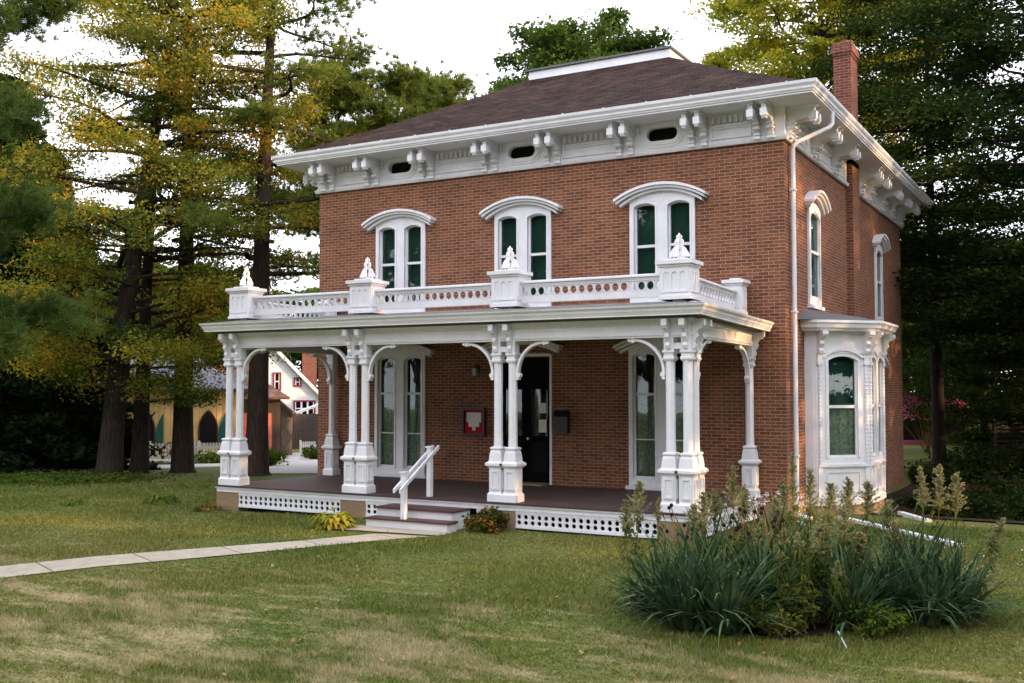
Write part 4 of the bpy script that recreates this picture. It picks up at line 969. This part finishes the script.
# brick house far behind
T,loc=BT(195,64,14); b=thing('brick_building',loc,'pale red brick building behind the grey garage roof','building')
MB(T).box(-1,3.6,0,7,-2,4.6).build('wall',M['pink_brick'],b); m=MB(T); hiproof(m,-1,3.6,0,7,4.6,5.6,.6,.3); m.build('roof',M['broof'],b)
for x in (.6,2.4):
    w_=MB(T).box(x-.45,x+.45,-.04,-.002,2.9,4.0).build('window',M['dark'],b); m=MB(T)
    for q in ((x-.53,x-.45,2.85,4.05),(x+.45,x+.53,2.85,4.05),(x-.45,x+.45,4.0,4.08),(x-.45,x+.45,2.8,2.9)): m.box(q[0],q[1],-.07,-.003,q[2],q[3])
    m.build('frame',M['paint'],w_)
# brown shed with salmon doors
T,loc=BT(281,54,13); b=thing('shed',loc,'brown shed with salmon pink doors and a low hipped roof','shed')
MB(T).box(-4.6,0,0,5,-1.6,1.95).build('wall',M['shed'],b); m=MB(T); hiproof(m,-4.6,0,0,5,1.95,3.75,.95,.45); m.build('roof',M['broof'],b)
for x0,x1 in ((-2.6,-1.6),(-1.02,-.42)):
    d=MB(T).box(x0,x1,-.06,-.003,-1.2,1.25).build('door',M['salmon'],b); m=MB(T)
    for q in ((x0-.1,x0,-1.2,1.35),(x1,x1+.1,-1.2,1.35),(x0,x1,1.251,1.35)): m.box(q[0],q[1],-.09,-.003,q[2],q[3])
    m.build('door_frame',M['shed'],d)
T,loc=BT(293,56,12); b=thing('lean_to',loc,'weathered lean-to shed with a cross braced plank door','shed')
m=MB(T); m.prism([(-.65,-1.6),(.0,-1.6),(.0,1.2),(-.65,1.75)],0,3,'y'); m.build('wall',M['wood'],b)
m=MB(T); m.prism([(-.68,1.75),(.25,1.05),(.25,1.15),(-.68,1.87)],-.3,3.1,'y'); m.build('roof',M['wood'],b)
m=MB(T); m.box(-.60,-.05,-.05,-.003,-1.3,1.0); d=m.build('door',M['wood'],b)
m=MB(T); 
for (x0,z0,x1,z1) in ((-.6,-1.25,-.05,-.2),(-.6,-.2,-.05,-1.25),(-.6,0,-.05,.95),(-.6,.95,-.05,0)):
    m.add([(x0,-.08,z0-.05),(x0,-.08,z0+.05),(x1,-.08,z1+.05),(x1,-.08,z1-.05),(x0,-.051,z0-.05),(x0,-.051,z0+.05),(x1,-.051,z1+.05),(x1,-.051,z1-.05)],[(0,1,2,3),(7,6,5,4),(0,4,5,1),(1,5,6,2),(2,6,7,3),(3,7,4,0)])
m.build('cross_brace',M['stone'],d)
T,loc=BT(305,62,11); b=thing('board_fence',loc,'dark brown board fence beside the lean-to, behind the white gate','fence')
m=MB(T); m.box(-.7,1.6,0,.06,-1.5,1.0); m.build('boards',M['shed'],b); m=MB(T); 
for x in (-.65,.5,1.5): m.box(x-.06,x+.06,.061,.16,-1.5,1.05)
m.build('post',M['shed'],b)
T,loc=BT(300,66,11); b=thing('carport',loc,'small white roofed carport below the windows of the white house','carport')
m=MB(T); m.prism([(-.5,.75),(2.2,1.75),(2.2,1.9),(-.5,.9)],0,3,'y'); m.build('roof',M['siding'],b); m=MB(T)
for x in (-.4,2.1): m.box(x-.06,x+.06,.05,.17,-1.8,.85 if x<0 else 1.7)
m.build('post',M['siding'],b)
def pickets(T,x0,x1,z0,h,step,mb,lean=0):
    n=int((x1-x0)/step)
    for i in range(n+1):
        x=x0+i*step; mb.prism([(x-.03,z0),(x+.03,z0),(x+.03,z0+h-.04),(x,z0+h),(x-.03,z0+h-.04)],-.012,.012,'y')
    for z in (.25,.75): mb.box(x0-.05,x1+.05,.013,.045,z0+h*z-.035,z0+h*z+.035)
T,loc=BT(308,50,11); b=thing('gate',loc,'white slatted gate standing by the end of the driveway','gate'); m=MB(T); pickets(T,-.28,.38,-.85,.85,.09,m); m.build('pickets',M['paint'],b)
m=MB(T); m.box(-.36,-.28,-.03,.05,-.9,.05); m.build('post',M['paint'],b)
T,loc=BT(200,45,14); b=thing('picket_fence',loc,'white picket fence in front of the yellow garage','fence'); zf_=float(terrain(loc[0],loc[1]))
m=MB(T); pickets(T,-2.0,1.95,zf_-.02,.86,.13,m); m.build('pickets',M['paint'],b)
m=MB(T)
for x in (-2.0,0,1.95): m.box(x-.05,x+.05,.046,.13,zf_-.1,zf_+.9)
m.build('post',M['paint'],b)
# white house
T,loc=BT(272,80,13); b=thing('white_house',loc,'white clapboard house with a steep gable and maroon window trim','house')
ev,pk=1.3,5.7; hw_=4.3
m=MB(T); m.prism([(-hw_,-2.5),(hw_,-2.5),(hw_,ev),(0,pk),(-hw_,ev)],0,9,'y'); m.build('wall',M['siding'],b)
m=MB(T); 
for s_ in (-1,1): 
    q=[(0,pk+.02),(s_*(hw_+.4),ev-.39),(s_*(hw_+.4),ev-.15),(0,pk+.28)]; m.prism(q if s_<0 else q[::-1],-.4,9.3,'y')
rf_=m.build('roof',M['groof'],b); m=MB(T)
for s_ in (-1,1):
    q=[(0,pk-.12),(s_*(hw_+.38),ev-.52),(s_*(hw_+.38),ev-.20),(0,pk+.24)]; m.prism(q if s_<0 else q[::-1],-.45,-.402,'y')
m.build('rake_board',M['paint'],rf_)
def mwin(px0,px1,y0,y1,n=1,D=80):
    x0=(px0-272)/FPX*D; x1=(px1-272)/FPX*D; z1=EYE+(388-y0)/FPX*D; z0=EYE+(388-y1)/FPX*D
    m=MB(T); t_=.13
    for q in ((x0-t_,x0,z0-t_,z1+t_),(x1,x1+t_,z0-t_,z1+t_),(x0,x1,z1,z1+t_),(x0,x1,z0-t_,z0)): m.box(q[0],q[1],-.09,-.003,q[2],q[3])
    w_=m.build('window',M['maroon'],b); m=MB(T)
    for i in range(n):
        a=x0+(x1-x0)*i/n; c=x0+(x1-x0)*(i+1)/n; m.box(a,a+.07,-.06,-.003,z0,z1); m.box(c-.07,c,-.06,-.003,z0,z1); m.box(a+.07,c-.07,-.06,-.003,(z0+z1)/2-.04,(z0+z1)/2+.04)
    m.build('sash',M['paint'],w_); MB(T).box(x0,x1,-.02,-.004,z0,z1).build('pane',M['door'],w_)
mwin(274.5,279.5,374,389); mwin(295,299.5,379,385); mwin(295,313.5,402,415,3)
T,loc=BT(308,92,11); b=thing('brick_chimney',loc,'dark red brick chimney stack behind the gable of the white house','chimney')
MB(T).box(-.5,.75,0,1.3,-2,5.6).build('stack',M['chim'],b); MB(T).box(-.6,.85,-.1,1.4,5.601,5.8).build('cap',M['chim'],b)
# pink roofed shed in the woods on the right
T,loc=BT(932,47,8); b=thing('pink_roofed_shed',loc,'small shed with a ribbed bright pink metal roof, half hidden in the dark woods','shed')
m=MB(T); m.box(-1.6,1.9,.6,3.5,-2.4,1.3); m.build('wall',M['barkd'],b)
m=MB(T); m.add([(-1.9,0,1.15),(2.2,0,1.15),(2.2,2.0,2.35),(-1.9,2.0,2.35),(-1.9,0,1.10),(2.2,0,1.10),(2.2,2.0,2.30),(-1.9,2.0,2.30)],[(0,1,2,3),(7,6,5,4),(0,4,5,1),(1,5,6,2),(2,6,7,3),(3,7,4,0)])
for x in np.arange(-1.85,2.2,.2): m.add([(x-.02,-.01,1.15),(x+.02,-.01,1.15),(x+.02,2.0,2.36),(x-.02,2.0,2.36),(x-.02,-.01,1.19),(x+.02,-.01,1.19),(x+.02,2.0,2.40),(x-.02,2.0,2.40)],[(4,5,6,7),(0,1,5,4),(1,2,6,5),(3,0,4,7)])
m.build('roof',M['magenta'],b)
m=MB(T); m.box(-1.9,-.4,.1,.16,-2,.2); m.build('side_panel',M['magenta'],b)
T,loc=BT(1018,40,0); b=thing('louvred_screen',loc,'dark louvred board screen in the shade at the right edge','screen')
m=MB(T)
for i in range(16): z=-1.4+i*.17; m.box(-.9,1.2,0,.03,z,z+.09)
m.build('slats',M['shed'],b); m=MB(T)
for x in (-.9,1.15): m.box(x,x+.06,.031,.1,-1.7,1.3)
m.build('post',M['shed'],b)
# overhead cables at the left
for (a,b_,lab) in (((at(-60,26,0),4.55),(at(58,33,0),4.35),'upper thin cable crossing the dark spruces'),((at(-60,26,0),3.92),(at(118,32,0),3.62),'lower thin cable running to the leaning trunk')):
    p=Vector((a[0][0],a[0][1],a[1])) if isinstance(a[0],tuple) else None; q=Vector((b_[0][0],b_[0][1],b_[1]))
    m=MB(); m.tube([tuple(p.lerp(q,t/10)+Vector((0,0,-.25*math.sin(math.pi*t/10)))) for t in range(11)],.011,5); tag(m.build('overhead_cable',M['cable']),lab,'cable')
# garden things by the garage
T,loc=BT(172,43.5,0); zz=float(terrain(loc[0],loc[1])); b=thing('wagon_wheel',(loc[0],loc[1],zz),'old dark spoked wagon wheel leaning by the picket fence','wheel')
m=MB(); m.tube([(.42*math.cos(2*math.pi*i/24),0,.45+.42*math.sin(2*math.pi*i/24)) for i in range(25)],.03,6,cap=False); m.build('rim',M['rust'],b,loc=(0,0,0),rot=(R(-12),0,YAW))
m=MB()
for i in range(10): t=2*math.pi*i/10; m.tube([(0,0,.45),(.41*math.cos(t),0,.45+.41*math.sin(t))],.016,5)
m.build('spokes',M['rust'],b,loc=(0,0,0),rot=(R(-12),0,YAW)); m=MB(); m.tube([(0,-.08,.45),(0,.08,.45)],.07,10); m.build('hub',M['rust'],b,loc=(0,0,0),rot=(R(-12),0,YAW))
T,loc=BT(238,43.5,0); zz=float(terrain(loc[0],loc[1])); b=thing('garden_cart',(loc[0],loc[1],zz),'rusty little garden cart frame beside the hostas','cart')
m=MB()
for cx in (-.35,.35):
    m.tube([(cx+.2*math.cos(2*math.pi*i/16),0,.22+.2*math.sin(2*math.pi*i/16)) for i in range(17)],.02,5,cap=False)
    for i in range(6): t=math.pi*i/3; m.tube([(cx,0,.22),(cx+.2*math.cos(t),0,.22+.2*math.sin(t))],.01,4)
m.build('wheel',M['rust'],b,loc=(0,0,0),rot=(0,0,YAW)); m=MB(); m.tube([(-.5,0,.75),(-.35,0,.40),(.35,0,.40),(.6,0,.55)],.022,6); m.prism([(-.3,.42),(.3,.42),(.4,.62),(-.4,.62)],-.18,.18,'y'); m.build('frame',M['rust'],b,loc=(0,0,0),rot=(0,0,YAW))
rk=random.Random(4)
for i in range(7):
    px=146+i*6; x,y,z=at(px,42.5+rk.uniform(-.3,.3)); m=bpy.data.meshes.new('rock'); import bmesh
    bm=bmesh.new(); bmesh.ops.create_icosphere(bm,subdivisions=2,radius=.22)
    for v in bm.verts: v.co*=1+rk.uniform(-.18,.18); v.co.z*=.55
    bm.to_mesh(m); bm.free(); m.materials.append(M['rock']); o=bpy.data.objects.new('rock',m); COL.objects.link(o); o.location=(x,y,z+.08); o.rotation_euler=(0,0,i); o.scale=(rk.uniform(.8,1.5),1,1)
    tag(o,'pale rock in the low border of rocks before the picket fence','rock','rocks edging the drive by the picket fence')
def hosta(label,x,y,h,rad,mat,n=60,seed=1,name='hosta',cat='plant',ln=.22,wd=.10,group=None):
    """clump of arching broad leaves"""
    rng=np.random.default_rng(seed); z=float(terrain(x,y)); t=thing(name,(x,y,z),label,cat,group); V=[]
    for i in range(n):
        a=rng.random()*6.283; e=rng.uniform(.2,1.2); r0=rad*rng.random()**.5*.75; L_=ln*rng.uniform(.7,1.2); w_=wd*rng.uniform(.7,1.2)
        d=np.array((math.cos(a),math.sin(a),0)); s_=np.array((-d[1],d[0],0)); zz=h*rng.uniform(.15,1)*(1-.5*r0/rad); p0=np.array((x,y,z+zz))+d*r0; p1=p0+d*L_*.5*math.cos(e*.4)+np.array((0,0,L_*.12)); p2=p0+d*L_+np.array((0,0,-L_*.45*e))
        V.append([p0,p1-s_*w_/2,p1+s_*w_/2,p0]); V[-1]=[p0-s_*.008,p1-s_*w_/2,p1+s_*w_/2,p0+s_*.008]; V.append([p1-s_*w_/2,p2-s_*.006,p2+s_*.006,p1+s_*w_/2])
    quads('foliage',np.array(V),mat,t); m=MB()
    for i in range(6): a=rng.random()*6.283; m.tube([(x,y,z-.02),(x+rad*.5*math.cos(a),y+rad*.5*math.sin(a),z+h*.6)],.008,4)
    m.build('stem',M['straw'],t); return t
for i,(px,D,lab) in enumerate(((206,44,'green hosta clump in front of the picket fence, left one'),(217,43.6,'green hosta clump in front of the picket fence, middle one'),(226,44,'green hosta clump in front of the picket fence, right one'))): hosta(lab,*P2(px,D),.55,.45,L['cover'],90,seed=200+i,ln=.34,wd=.16,group='hostas by the picket fence')
shrub('perennial_clump','leafy green perennial clump at the grass edge by the driveway','plant',*P2(272,40),.7,.7,L['cover'],60,.11,24,seed=210)
shrub('perennial_clump','small leafy clump in front of the white gate','plant',*P2(313,49),.7,.6,L['cover'],50,.12,20,seed=211)
fl=shrub('flower_bush','low bush with pink flowers between the two left trunks','plant',*P2(126,41),1.2,.5,L['cover'],50,.10,20,seed=212)
c=np.random.default_rng(3).normal(size=(30,3))*np.array((.3,.3,.35))+np.array((*P2(126,40.8),1.0)); leafmesh('flowers',c,np.full(30,.04),5,.07,flat('pink_petal',(.6,.06,.18),.8),fl)
# plants near the porch
hosta('yellowing hosta beside the left side of the porch steps',*gp(334,527)[:2],.34,.36,L['hosta'],130,seed=220,ln=.22,wd=.09)
shrub('small_bush','low rusty leaved bush against the stone pier right of the steps','plant',*gp(485,531)[:2],.40,.44,L['bushy'],70,.07,30,seed=221)
hosta('pale green hosta alone on the lawn left of the porch',*gp(163,501)[:2],.22,.34,L['cover'],90,seed=222,ln=.24,wd=.10)
hosta('tiny green plant alone on the lawn, left of the pale hosta',*gp(75,503)[:2],.14,.25,L['cover'],40,seed=223,ln=.15,wd=.05,name='small_plant')
hosta('dry brown hosta remnant beside the left corner pier',*gp(210,508)[:2],.12,.35,L['bushy'],60,seed=224,ln=.16,wd=.05,name='small_plant')
# ground cover patch under the left trunks
rng=np.random.default_rng(77); n=7000; px=60+rng.normal(size=n)*42; dd=29.6+rng.normal(size=n)*.75+.004*(px-60); P_=np.array([at(a,b)[:2] for a,b in zip(px,dd)]); 
C=np.column_stack([P_,terrain(P_[:,0],P_[:,1])+rng.uniform(.02,.12,n)]); o=leafmesh('ground_cover',C,np.full(n,.03),2,.08,L['cover'],None,.4,.7,1.2); o['kind']='stuff'
# ================================================================== FLOWER BED
def sword(label,x,y,n=70,ln=.95,seed=1,upr=.9,mat=None):
    rng=np.random.default_rng(seed); z=float(terrain(x,y))+.02; t=thing('sword_leaved_plant',(x,y,z),label,'plant','blue green sword leaved clumps in the flower bed'); V=[]
    for i in range(n):
        a=rng.random()*6.283; d=np.array((math.cos(a),math.sin(a),0)); s_=np.array((-d[1],d[0],0)); L_=ln*rng.uniform(.55,1.1); w_=rng.uniform(.018,.031); p=np.array((x,y,z))+d*rng.random()*.14+rng.normal(size=3)*np.array((.04,.04,0))
        el=rng.uniform(.50,1.5); cur=rng.uniform(.25,1.3)*(1.5-el*.7); k=6; q=p; e=el
        for j in range(k):
            st=L_/k; r_=q+(d*math.cos(e)+np.array((0,0,math.sin(e))))*st; w0=w_*(1-.12*j) if j<4 else w_*(1.5-.25*j); w1=w_*(1-.12*(j+1)) if j<3 else w_*max(.04,(1.5-.25*(j+1))); V.append([q-s_*w0,q+s_*w0,r_+s_*w1,r_-s_*w1]); q=r_; e-=cur/k*(1+j*.3)
            if q[2]<z+.01: q=q.copy(); q[2]=z+.01
    V=np.array(V); quads('foliage',V,mat or L['yucca'],t); return t
sw=[(660,11.9,'at the left end of the bed'),(684,11.2,'second from the left, front row'),(722,11.0,'third from the left, front row'),(705,12.3,'behind the second, left part'),(758,11.7,'left of the leafy weeds in the middle'),(775,12.9,'back row, middle'),(846,11.2,'right of the yellow leafy weeds, front row'),(828,12.6,'back row, right of the middle'),(885,11.6,'front row, third from the right'),(915,12.3,'back row towards the right'),(925,11.3,'front row, second from the right'),(952,11.7,'at the right end of the bed')]
for i,(px,D,lab) in enumerate(sw): sword('blue green sword leaved clump '+lab,*P2(px,D),n=150,ln=(.95,1.2,1.15,1.3,1.15,1.3,1.1,1.3,1.1,1.2,1.0,1.0)[i],seed=300+i)
def weed(label,px,D,ytop,seed=1,lean=(0,0),plume=.5,pw=.10,leafy=.6,dens=1.0,fl='weed',name='tall_weed'):
    plume*=1.15
    rng=np.random.default_rng(seed); x,y,z=at(px,D); H=EYE-(ytop-388)/FPX*D-z; t=thing(name,(x,y,z),label,'plant','tall feathery weeds in the flower bed')
    m=MB(); top=np.array((x+lean[0],y+lean[1],z+H)); b0=np.array((x-lean[0]*.3,y-lean[1]*.3,z)); mid=(b0+top)/2+np.array((0,0,.08*abs(lean[0])+0))+rng.normal(size=3)*.015
    pts=[b0*(1-u)**2+mid*2*u*(1-u)+top*u*u for u in np.linspace(0,1,9)]; m.tube([tuple(p) for p in pts],[.008*(1-.7*i/8) for i in range(9)],5); m.build('stem',M['straw'],t)
    def pt(u): return b0*(1-u)**2+mid*2*u*(1-u)+top*u*u
    V=[]
    for i in range(int(120*leafy)):
        u=rng.uniform(.1,1-plume/H*.7); p=pt(u); a=rng.random()*6.283; d=np.array((math.cos(a),math.sin(a),0)); s_=np.array((-d[1],d[0],0)); l_=rng.uniform(.07,.17); w_=.011
        p1=p+d*l_*.5+np.array((0,0,l_*.15)); p2=p+d*l_*.9-np.array((0,0,l_*.45)); V+= [[p-s_*.003,p+s_*.003,p1+s_*w_,p1-s_*w_],[p1-s_*w_,p1+s_*w_,p2+s_*.002,p2-s_*.002]]
    if V: quads('foliage',np.array(V),L['wleaf'],t)
    # plume: sprays of tiny heads along short arching side stalks
    N=int(110*dens); V=[]
    for i in range(N):
        u=rng.random(); p=pt(1-(plume/H)*u); a=rng.random()*6.283; r_=pw*1.5*(.12+.95*u**.8)*rng.uniform(.35,1.2); d=np.array((math.cos(a)*.8,math.sin(a)*.8,rng.uniform(.6,1.5)))
        for j in range(13):
            v=(j+1)/13; q=p+d*r_*v+np.array((0,0,-r_*.35*v*v)); s1=rng.normal(size=3)*.0085; s2=rng.normal(size=3)*.007; V.append([q-s1,q-s2,q+s1,q+s2])
    quads('plume',np.array(V),L[fl],t); return t
wl_=[(637,12.2,482,'at the left end, its plume before the porch floor',(.02,0),.45,.13),(629,12.0,500,'second from the left end, lower and thin',(-.05,0),.35,.09),(655,12.6,497,'bent, dark headed, left of the corner column',(.04,0),.25,.05),
 (702,12.6,492,'in front of the porch corner column base',(0,0),.45,.12),(731,12.8,466,'before the brick wall right of the corner column',(.02,.0),.50,.12),(716,12.9,490,'just left of the one before the brick wall',(-.04,0),.3,.10),
 (791,12.2,452,'tallest one, beside the white downspout',(0,0),.75,.085),(806,12.6,470,'right of the downspout',(.03,0),.5,.10),(778,12.9,497,'left of the downspout, lower',(-.05,0),.35,.12),
 (826,12.3,484,'before the left side of the bay window',(.04,0),.4,.14),(846,12.8,478,'thin, under the bay window glass',(.0,0),.35,.10),(866,12.5,482,'before the right part of the bay window',(0,0),.35,.12),
 (884,13.1,500,'right of the bay window, low and yellowish',(.02,0),.3,.13),(921,12.4,468,'left one of the three plumes before the dark woods',(-.03,0),.42,.09),(936,12.2,464,'middle one of the three plumes before the dark woods',(.02,0),.48,.10),(952,12.2,473,'right one of the three plumes before the dark woods',(.03,0),.40,.10),
 (975,12.0,518,'leaning far out at the right end of the bed',(.26,.14),.32,.10),(812,11.6,515,'short, in the middle of the bed',(.1,0),.4,.12),(868,11.7,533,'short and grey, right of the middle',(-.1,0),.4,.14),(756,12.2,520,'short, left of the middle, among the seed heads',(.05,0),.35,.1),(745,12.9,486,'thin, between the corner column and the pilaster',(-.03,0),.35,.11),(690,12.9,505,'low and wispy before the corner pier',(.04,0),.3,.13),(897,12.2,520,'low and grey, left of the three plumes',(-.06,0),.35,.13),(781,13.2,480,'behind the downspout weed, wispy',(.0,0),.4,.12),(838,11.9,505,'between the middle and the bay window, greyish',(.06,0),.42,.15)]
for i,(px,D,yt,lab,ln_,pl,pw_) in enumerate(wl_): weed('tall weed with feathery tan plume, '+lab,px,D,yt,seed=400+i,lean=ln_,plume=pl,pw=pw_,dens=1.0 if pw_>.07 else .5)
# tangled leafy weeds, yellow leaves low in the bed
for i,(px,D,h,r_,mt,lab) in enumerate(((795,11.0,.62,.28,'wleaf','yellow leaved tangle low in the middle of the bed'),(822,11.4,.95,.30,'wleaf','taller yellow green tangle behind the middle of the bed'),(770,10.9,.40,.4,'wleaf','low creeping leaves in front of the middle of the bed'),(870,10.9,.35,.45,'cover','low green leaves at the front right of the bed'),(735,12.6,.85,.5,'cover','green leafy perennial clump behind the left of the bed'),(700,12.9,.75,.35,'cover','green leafy clump at the back left before the stone pier'))):
    shrub('leafy_weed',lab,'plant',*P2(px,D),h,r_,L[mt],26,.05,80,seed=500+i,crf=.2)
for i,(px,D,yt,lab) in enumerate(((786,11.2,545,'front middle of the bed, left stalk'),(803,11.1,532,'front middle of the bed, tallest stalk'),(817,11.4,540,'middle of the bed, behind the tallest'),(833,11.0,560,'front middle of the bed, right stalk'),(776,11.6,528,'left of the middle, thin'),(846,11.8,530,'right of the middle, thin'))):
    weed('leafy weed stalk with yellow and red leaves, '+lab,px,D,yt,seed=700+i,lean=((i-2.5)*.05,-.03),plume=.18,pw=.06,leafy=1.5,dens=.3,name='leafy_stalk')
# dark seed heads
x,y,z=at(718,12.7); t=thing('coneflower_clump',(x,y,z),'clump of coneflowers gone to black seed heads behind the left of the bed','plant'); m=MB(); s=None; rk=random.Random(9)
for i in range(34):
    a=rk.uniform(-.75,.75); b_=rk.uniform(-.35,.35); hx=x+RT[0]*a+FW[0]*b_; hy=y+RT[1]*a+FW[1]*b_; hz=z+rk.uniform(.75,1.15); m.tube([(x+(hx-x)*.6,y+(hy-y)*.6,z),(hx,hy,hz)],.005,4); 
    if s is None: s=MB().sq(0,0,[(.006,-.01),(.020,0),(.022,.015),(.012,.035)],8).build('seed_head',M['seed'],t,loc=(0,0,0)); q=s
    else: q=s.copy(); COL.objects.link(q)
    q.location=(hx-x,hy-y,hz-z)
m.build('stem',M['straw'],t)
x,y,z=at(762,14.8); t=thing('pale_flower_bush',(x,y,z),'pale dried flower heads by the right corner of the porch','plant')
rng=np.random.default_rng(8); C=rng.normal(size=(26,3))*np.array((.38,.3,.09))+np.array((x,y,z+.92)); leafmesh('flower_heads',C,np.full(26,.07),30,.035,M['white_sedum'],t)['kind']='stuff'; m=MB()
for c in C: m.tube([(x+(c[0]-x)*.5,y+(c[1]-y)*.5,z),tuple(c)],.006,4)
m.build('stem',M['straw'],t)
x,y,z=at(958,12.5); t=thing('aster_plant',(x,y,z),'thin plant with tiny white flowers at the right end of the bed','plant'); rng=np.random.default_rng(18); C=rng.normal(size=(90,3))*np.array((.34,.3,.16))+np.array((x+.15,y+.05,z+.5)); leafmesh('flower_heads',C,np.full(90,.02),3,.022,M['paper'],t)['kind']='stuff'; m=MB()
for c in C[::4]: m.tube([(x,y,z),tuple(c)],.004,4)
m.build('stem',M['straw'],t)
# edging boards and stake
def board(name,lab,a,b,w_,h,cat):
    a=Vector(a);b=Vector(b);d=(b-a).normalized();s_=Vector((-d.y,d.x,0))*w_/2; m=MB(); vs=[]
    for z in (-.05,h): vs+=[tuple(a-s_+Vector((0,0,z))),tuple(b-s_+Vector((0,0,z))),tuple(b+s_+Vector((0,0,z))),tuple(a+s_+Vector((0,0,z)))]
    m.add(vs,[(0,3,2,1),(4,5,6,7),(0,1,5,4),(1,2,6,5),(2,3,7,6),(3,0,4,7)]); tag(m.build(name,M['paint']),lab,cat)
board('edging_board','long white edging board on the grass beside the bay window',gp(838,518),gp(957,546),.12,.06,'edging')
board('edging_board','short white edging board at the back corner of the house',gp(898,513),gp(926,521),.12,.05,'edging')
x,y,z=gp(843,645); m=MB(); m.tube([(x,y,z),(x-.08,y-.02,.16)],.008,6); tag(m.build('garden_stake',M['paint']),'short white stake stuck in the front of the flower bed','stake')
# ================================================================== GRASS, FALLEN LEAVES
rng=np.random.default_rng(123)
def inpoly(P,poly):
    c=np.zeros(len(P),bool); n=len(poly)
    for i in range(n):
        x1,y1=poly[i][:2]; x2,y2=poly[(i+1)%n][:2]; k=((y1>P[:,1])!=(y2>P[:,1])); xi=(x2-x1)*(P[:,1]-y1)/(y2-y1+1e-12)+x1; c^=k&(P[:,0]<xi)
    return c
walk_poly=[gp(*p)[:2] for p in ed1]+[gp(*p)[:2] for p in ed2[::-1]]
bed_poly=[(-5.0,11.4),(-4.2,10.75),(-2.9,10.6),(-2.1,11.7),(-1.6,13.2),(-2.0,14.4),(-3.6,15.5),(-4.7,14.7),(-5.2,13.3),(-5.0,11.9)]
n=430000
D=7.4+ (rng.random(n)**1.5)*23; l=rng.uniform(-.58,.56,n)*D; P_=np.outer(D,FW)+np.outer(l,RT)
ok=~inpoly(P_,walk_poly)&~inpoly(P_,bed_poly)&~((P_[:,0]>PX0-.0)&(P_[:,0]<PX1+.0)&(P_[:,1]>PY0+.03)&(P_[:,1]<34))&~((P_[:,0]>XL)&(P_[:,0]<XR+.0)&(P_[:,1]>20)&(P_[:,1]<34))&~((P_[:,0]>SX0-.4)&(P_[:,0]<SX1+.1)&(P_[:,1]>14.75)&(P_[:,1]<16.4))&~((P_[:,0]>-5.5)&(P_[:,1]>20.6))&(D<29.5)
P_=P_[ok]; D=D[ok]; n=len(P_); z=terrain(P_[:,0],P_[:,1]); a=rng.random(n)*6.283; w_=(.0025+.0006*D)*rng.uniform(.6,1.2,n); h=rng.uniform(.018,.05,n)*(1+.5*np.sin(P_[:,0]*1.7+np.sin(P_[:,1]*2.1))); 
s_=np.column_stack([np.cos(a),np.sin(a),np.zeros(n)])*w_[:,None]; B=np.column_stack([P_,z]); tip=B+np.column_stack([rng.normal(size=n)*.022,rng.normal(size=n)*.022,h])
o=quads('grass',np.stack([B-s_,B+s_,tip],1),M['blade'],None,3); o['kind']='stuff'
n=420; D=8+rng.random(n)**1.2*21; l=rng.uniform(-.56,.5,n)*D; P_=np.outer(D,FW)+np.outer(l,RT); ok=~((P_[:,0]>PX0-.1)&(P_[:,1]>PY0-.1)); P_=P_[ok]; C=np.column_stack([P_,terrain(P_[:,0],P_[:,1])+.045])
o=leafmesh('fallen_leaves',C,np.full(len(C),.02),1,.055,leaf_mat('fallen_leaf',[(.0,(.16,.08,.03)),(.5,(.30,.17,.06)),(1,(.42,.30,.15))],.2,3),None,.2,.8,1.2); o['kind']='stuff'
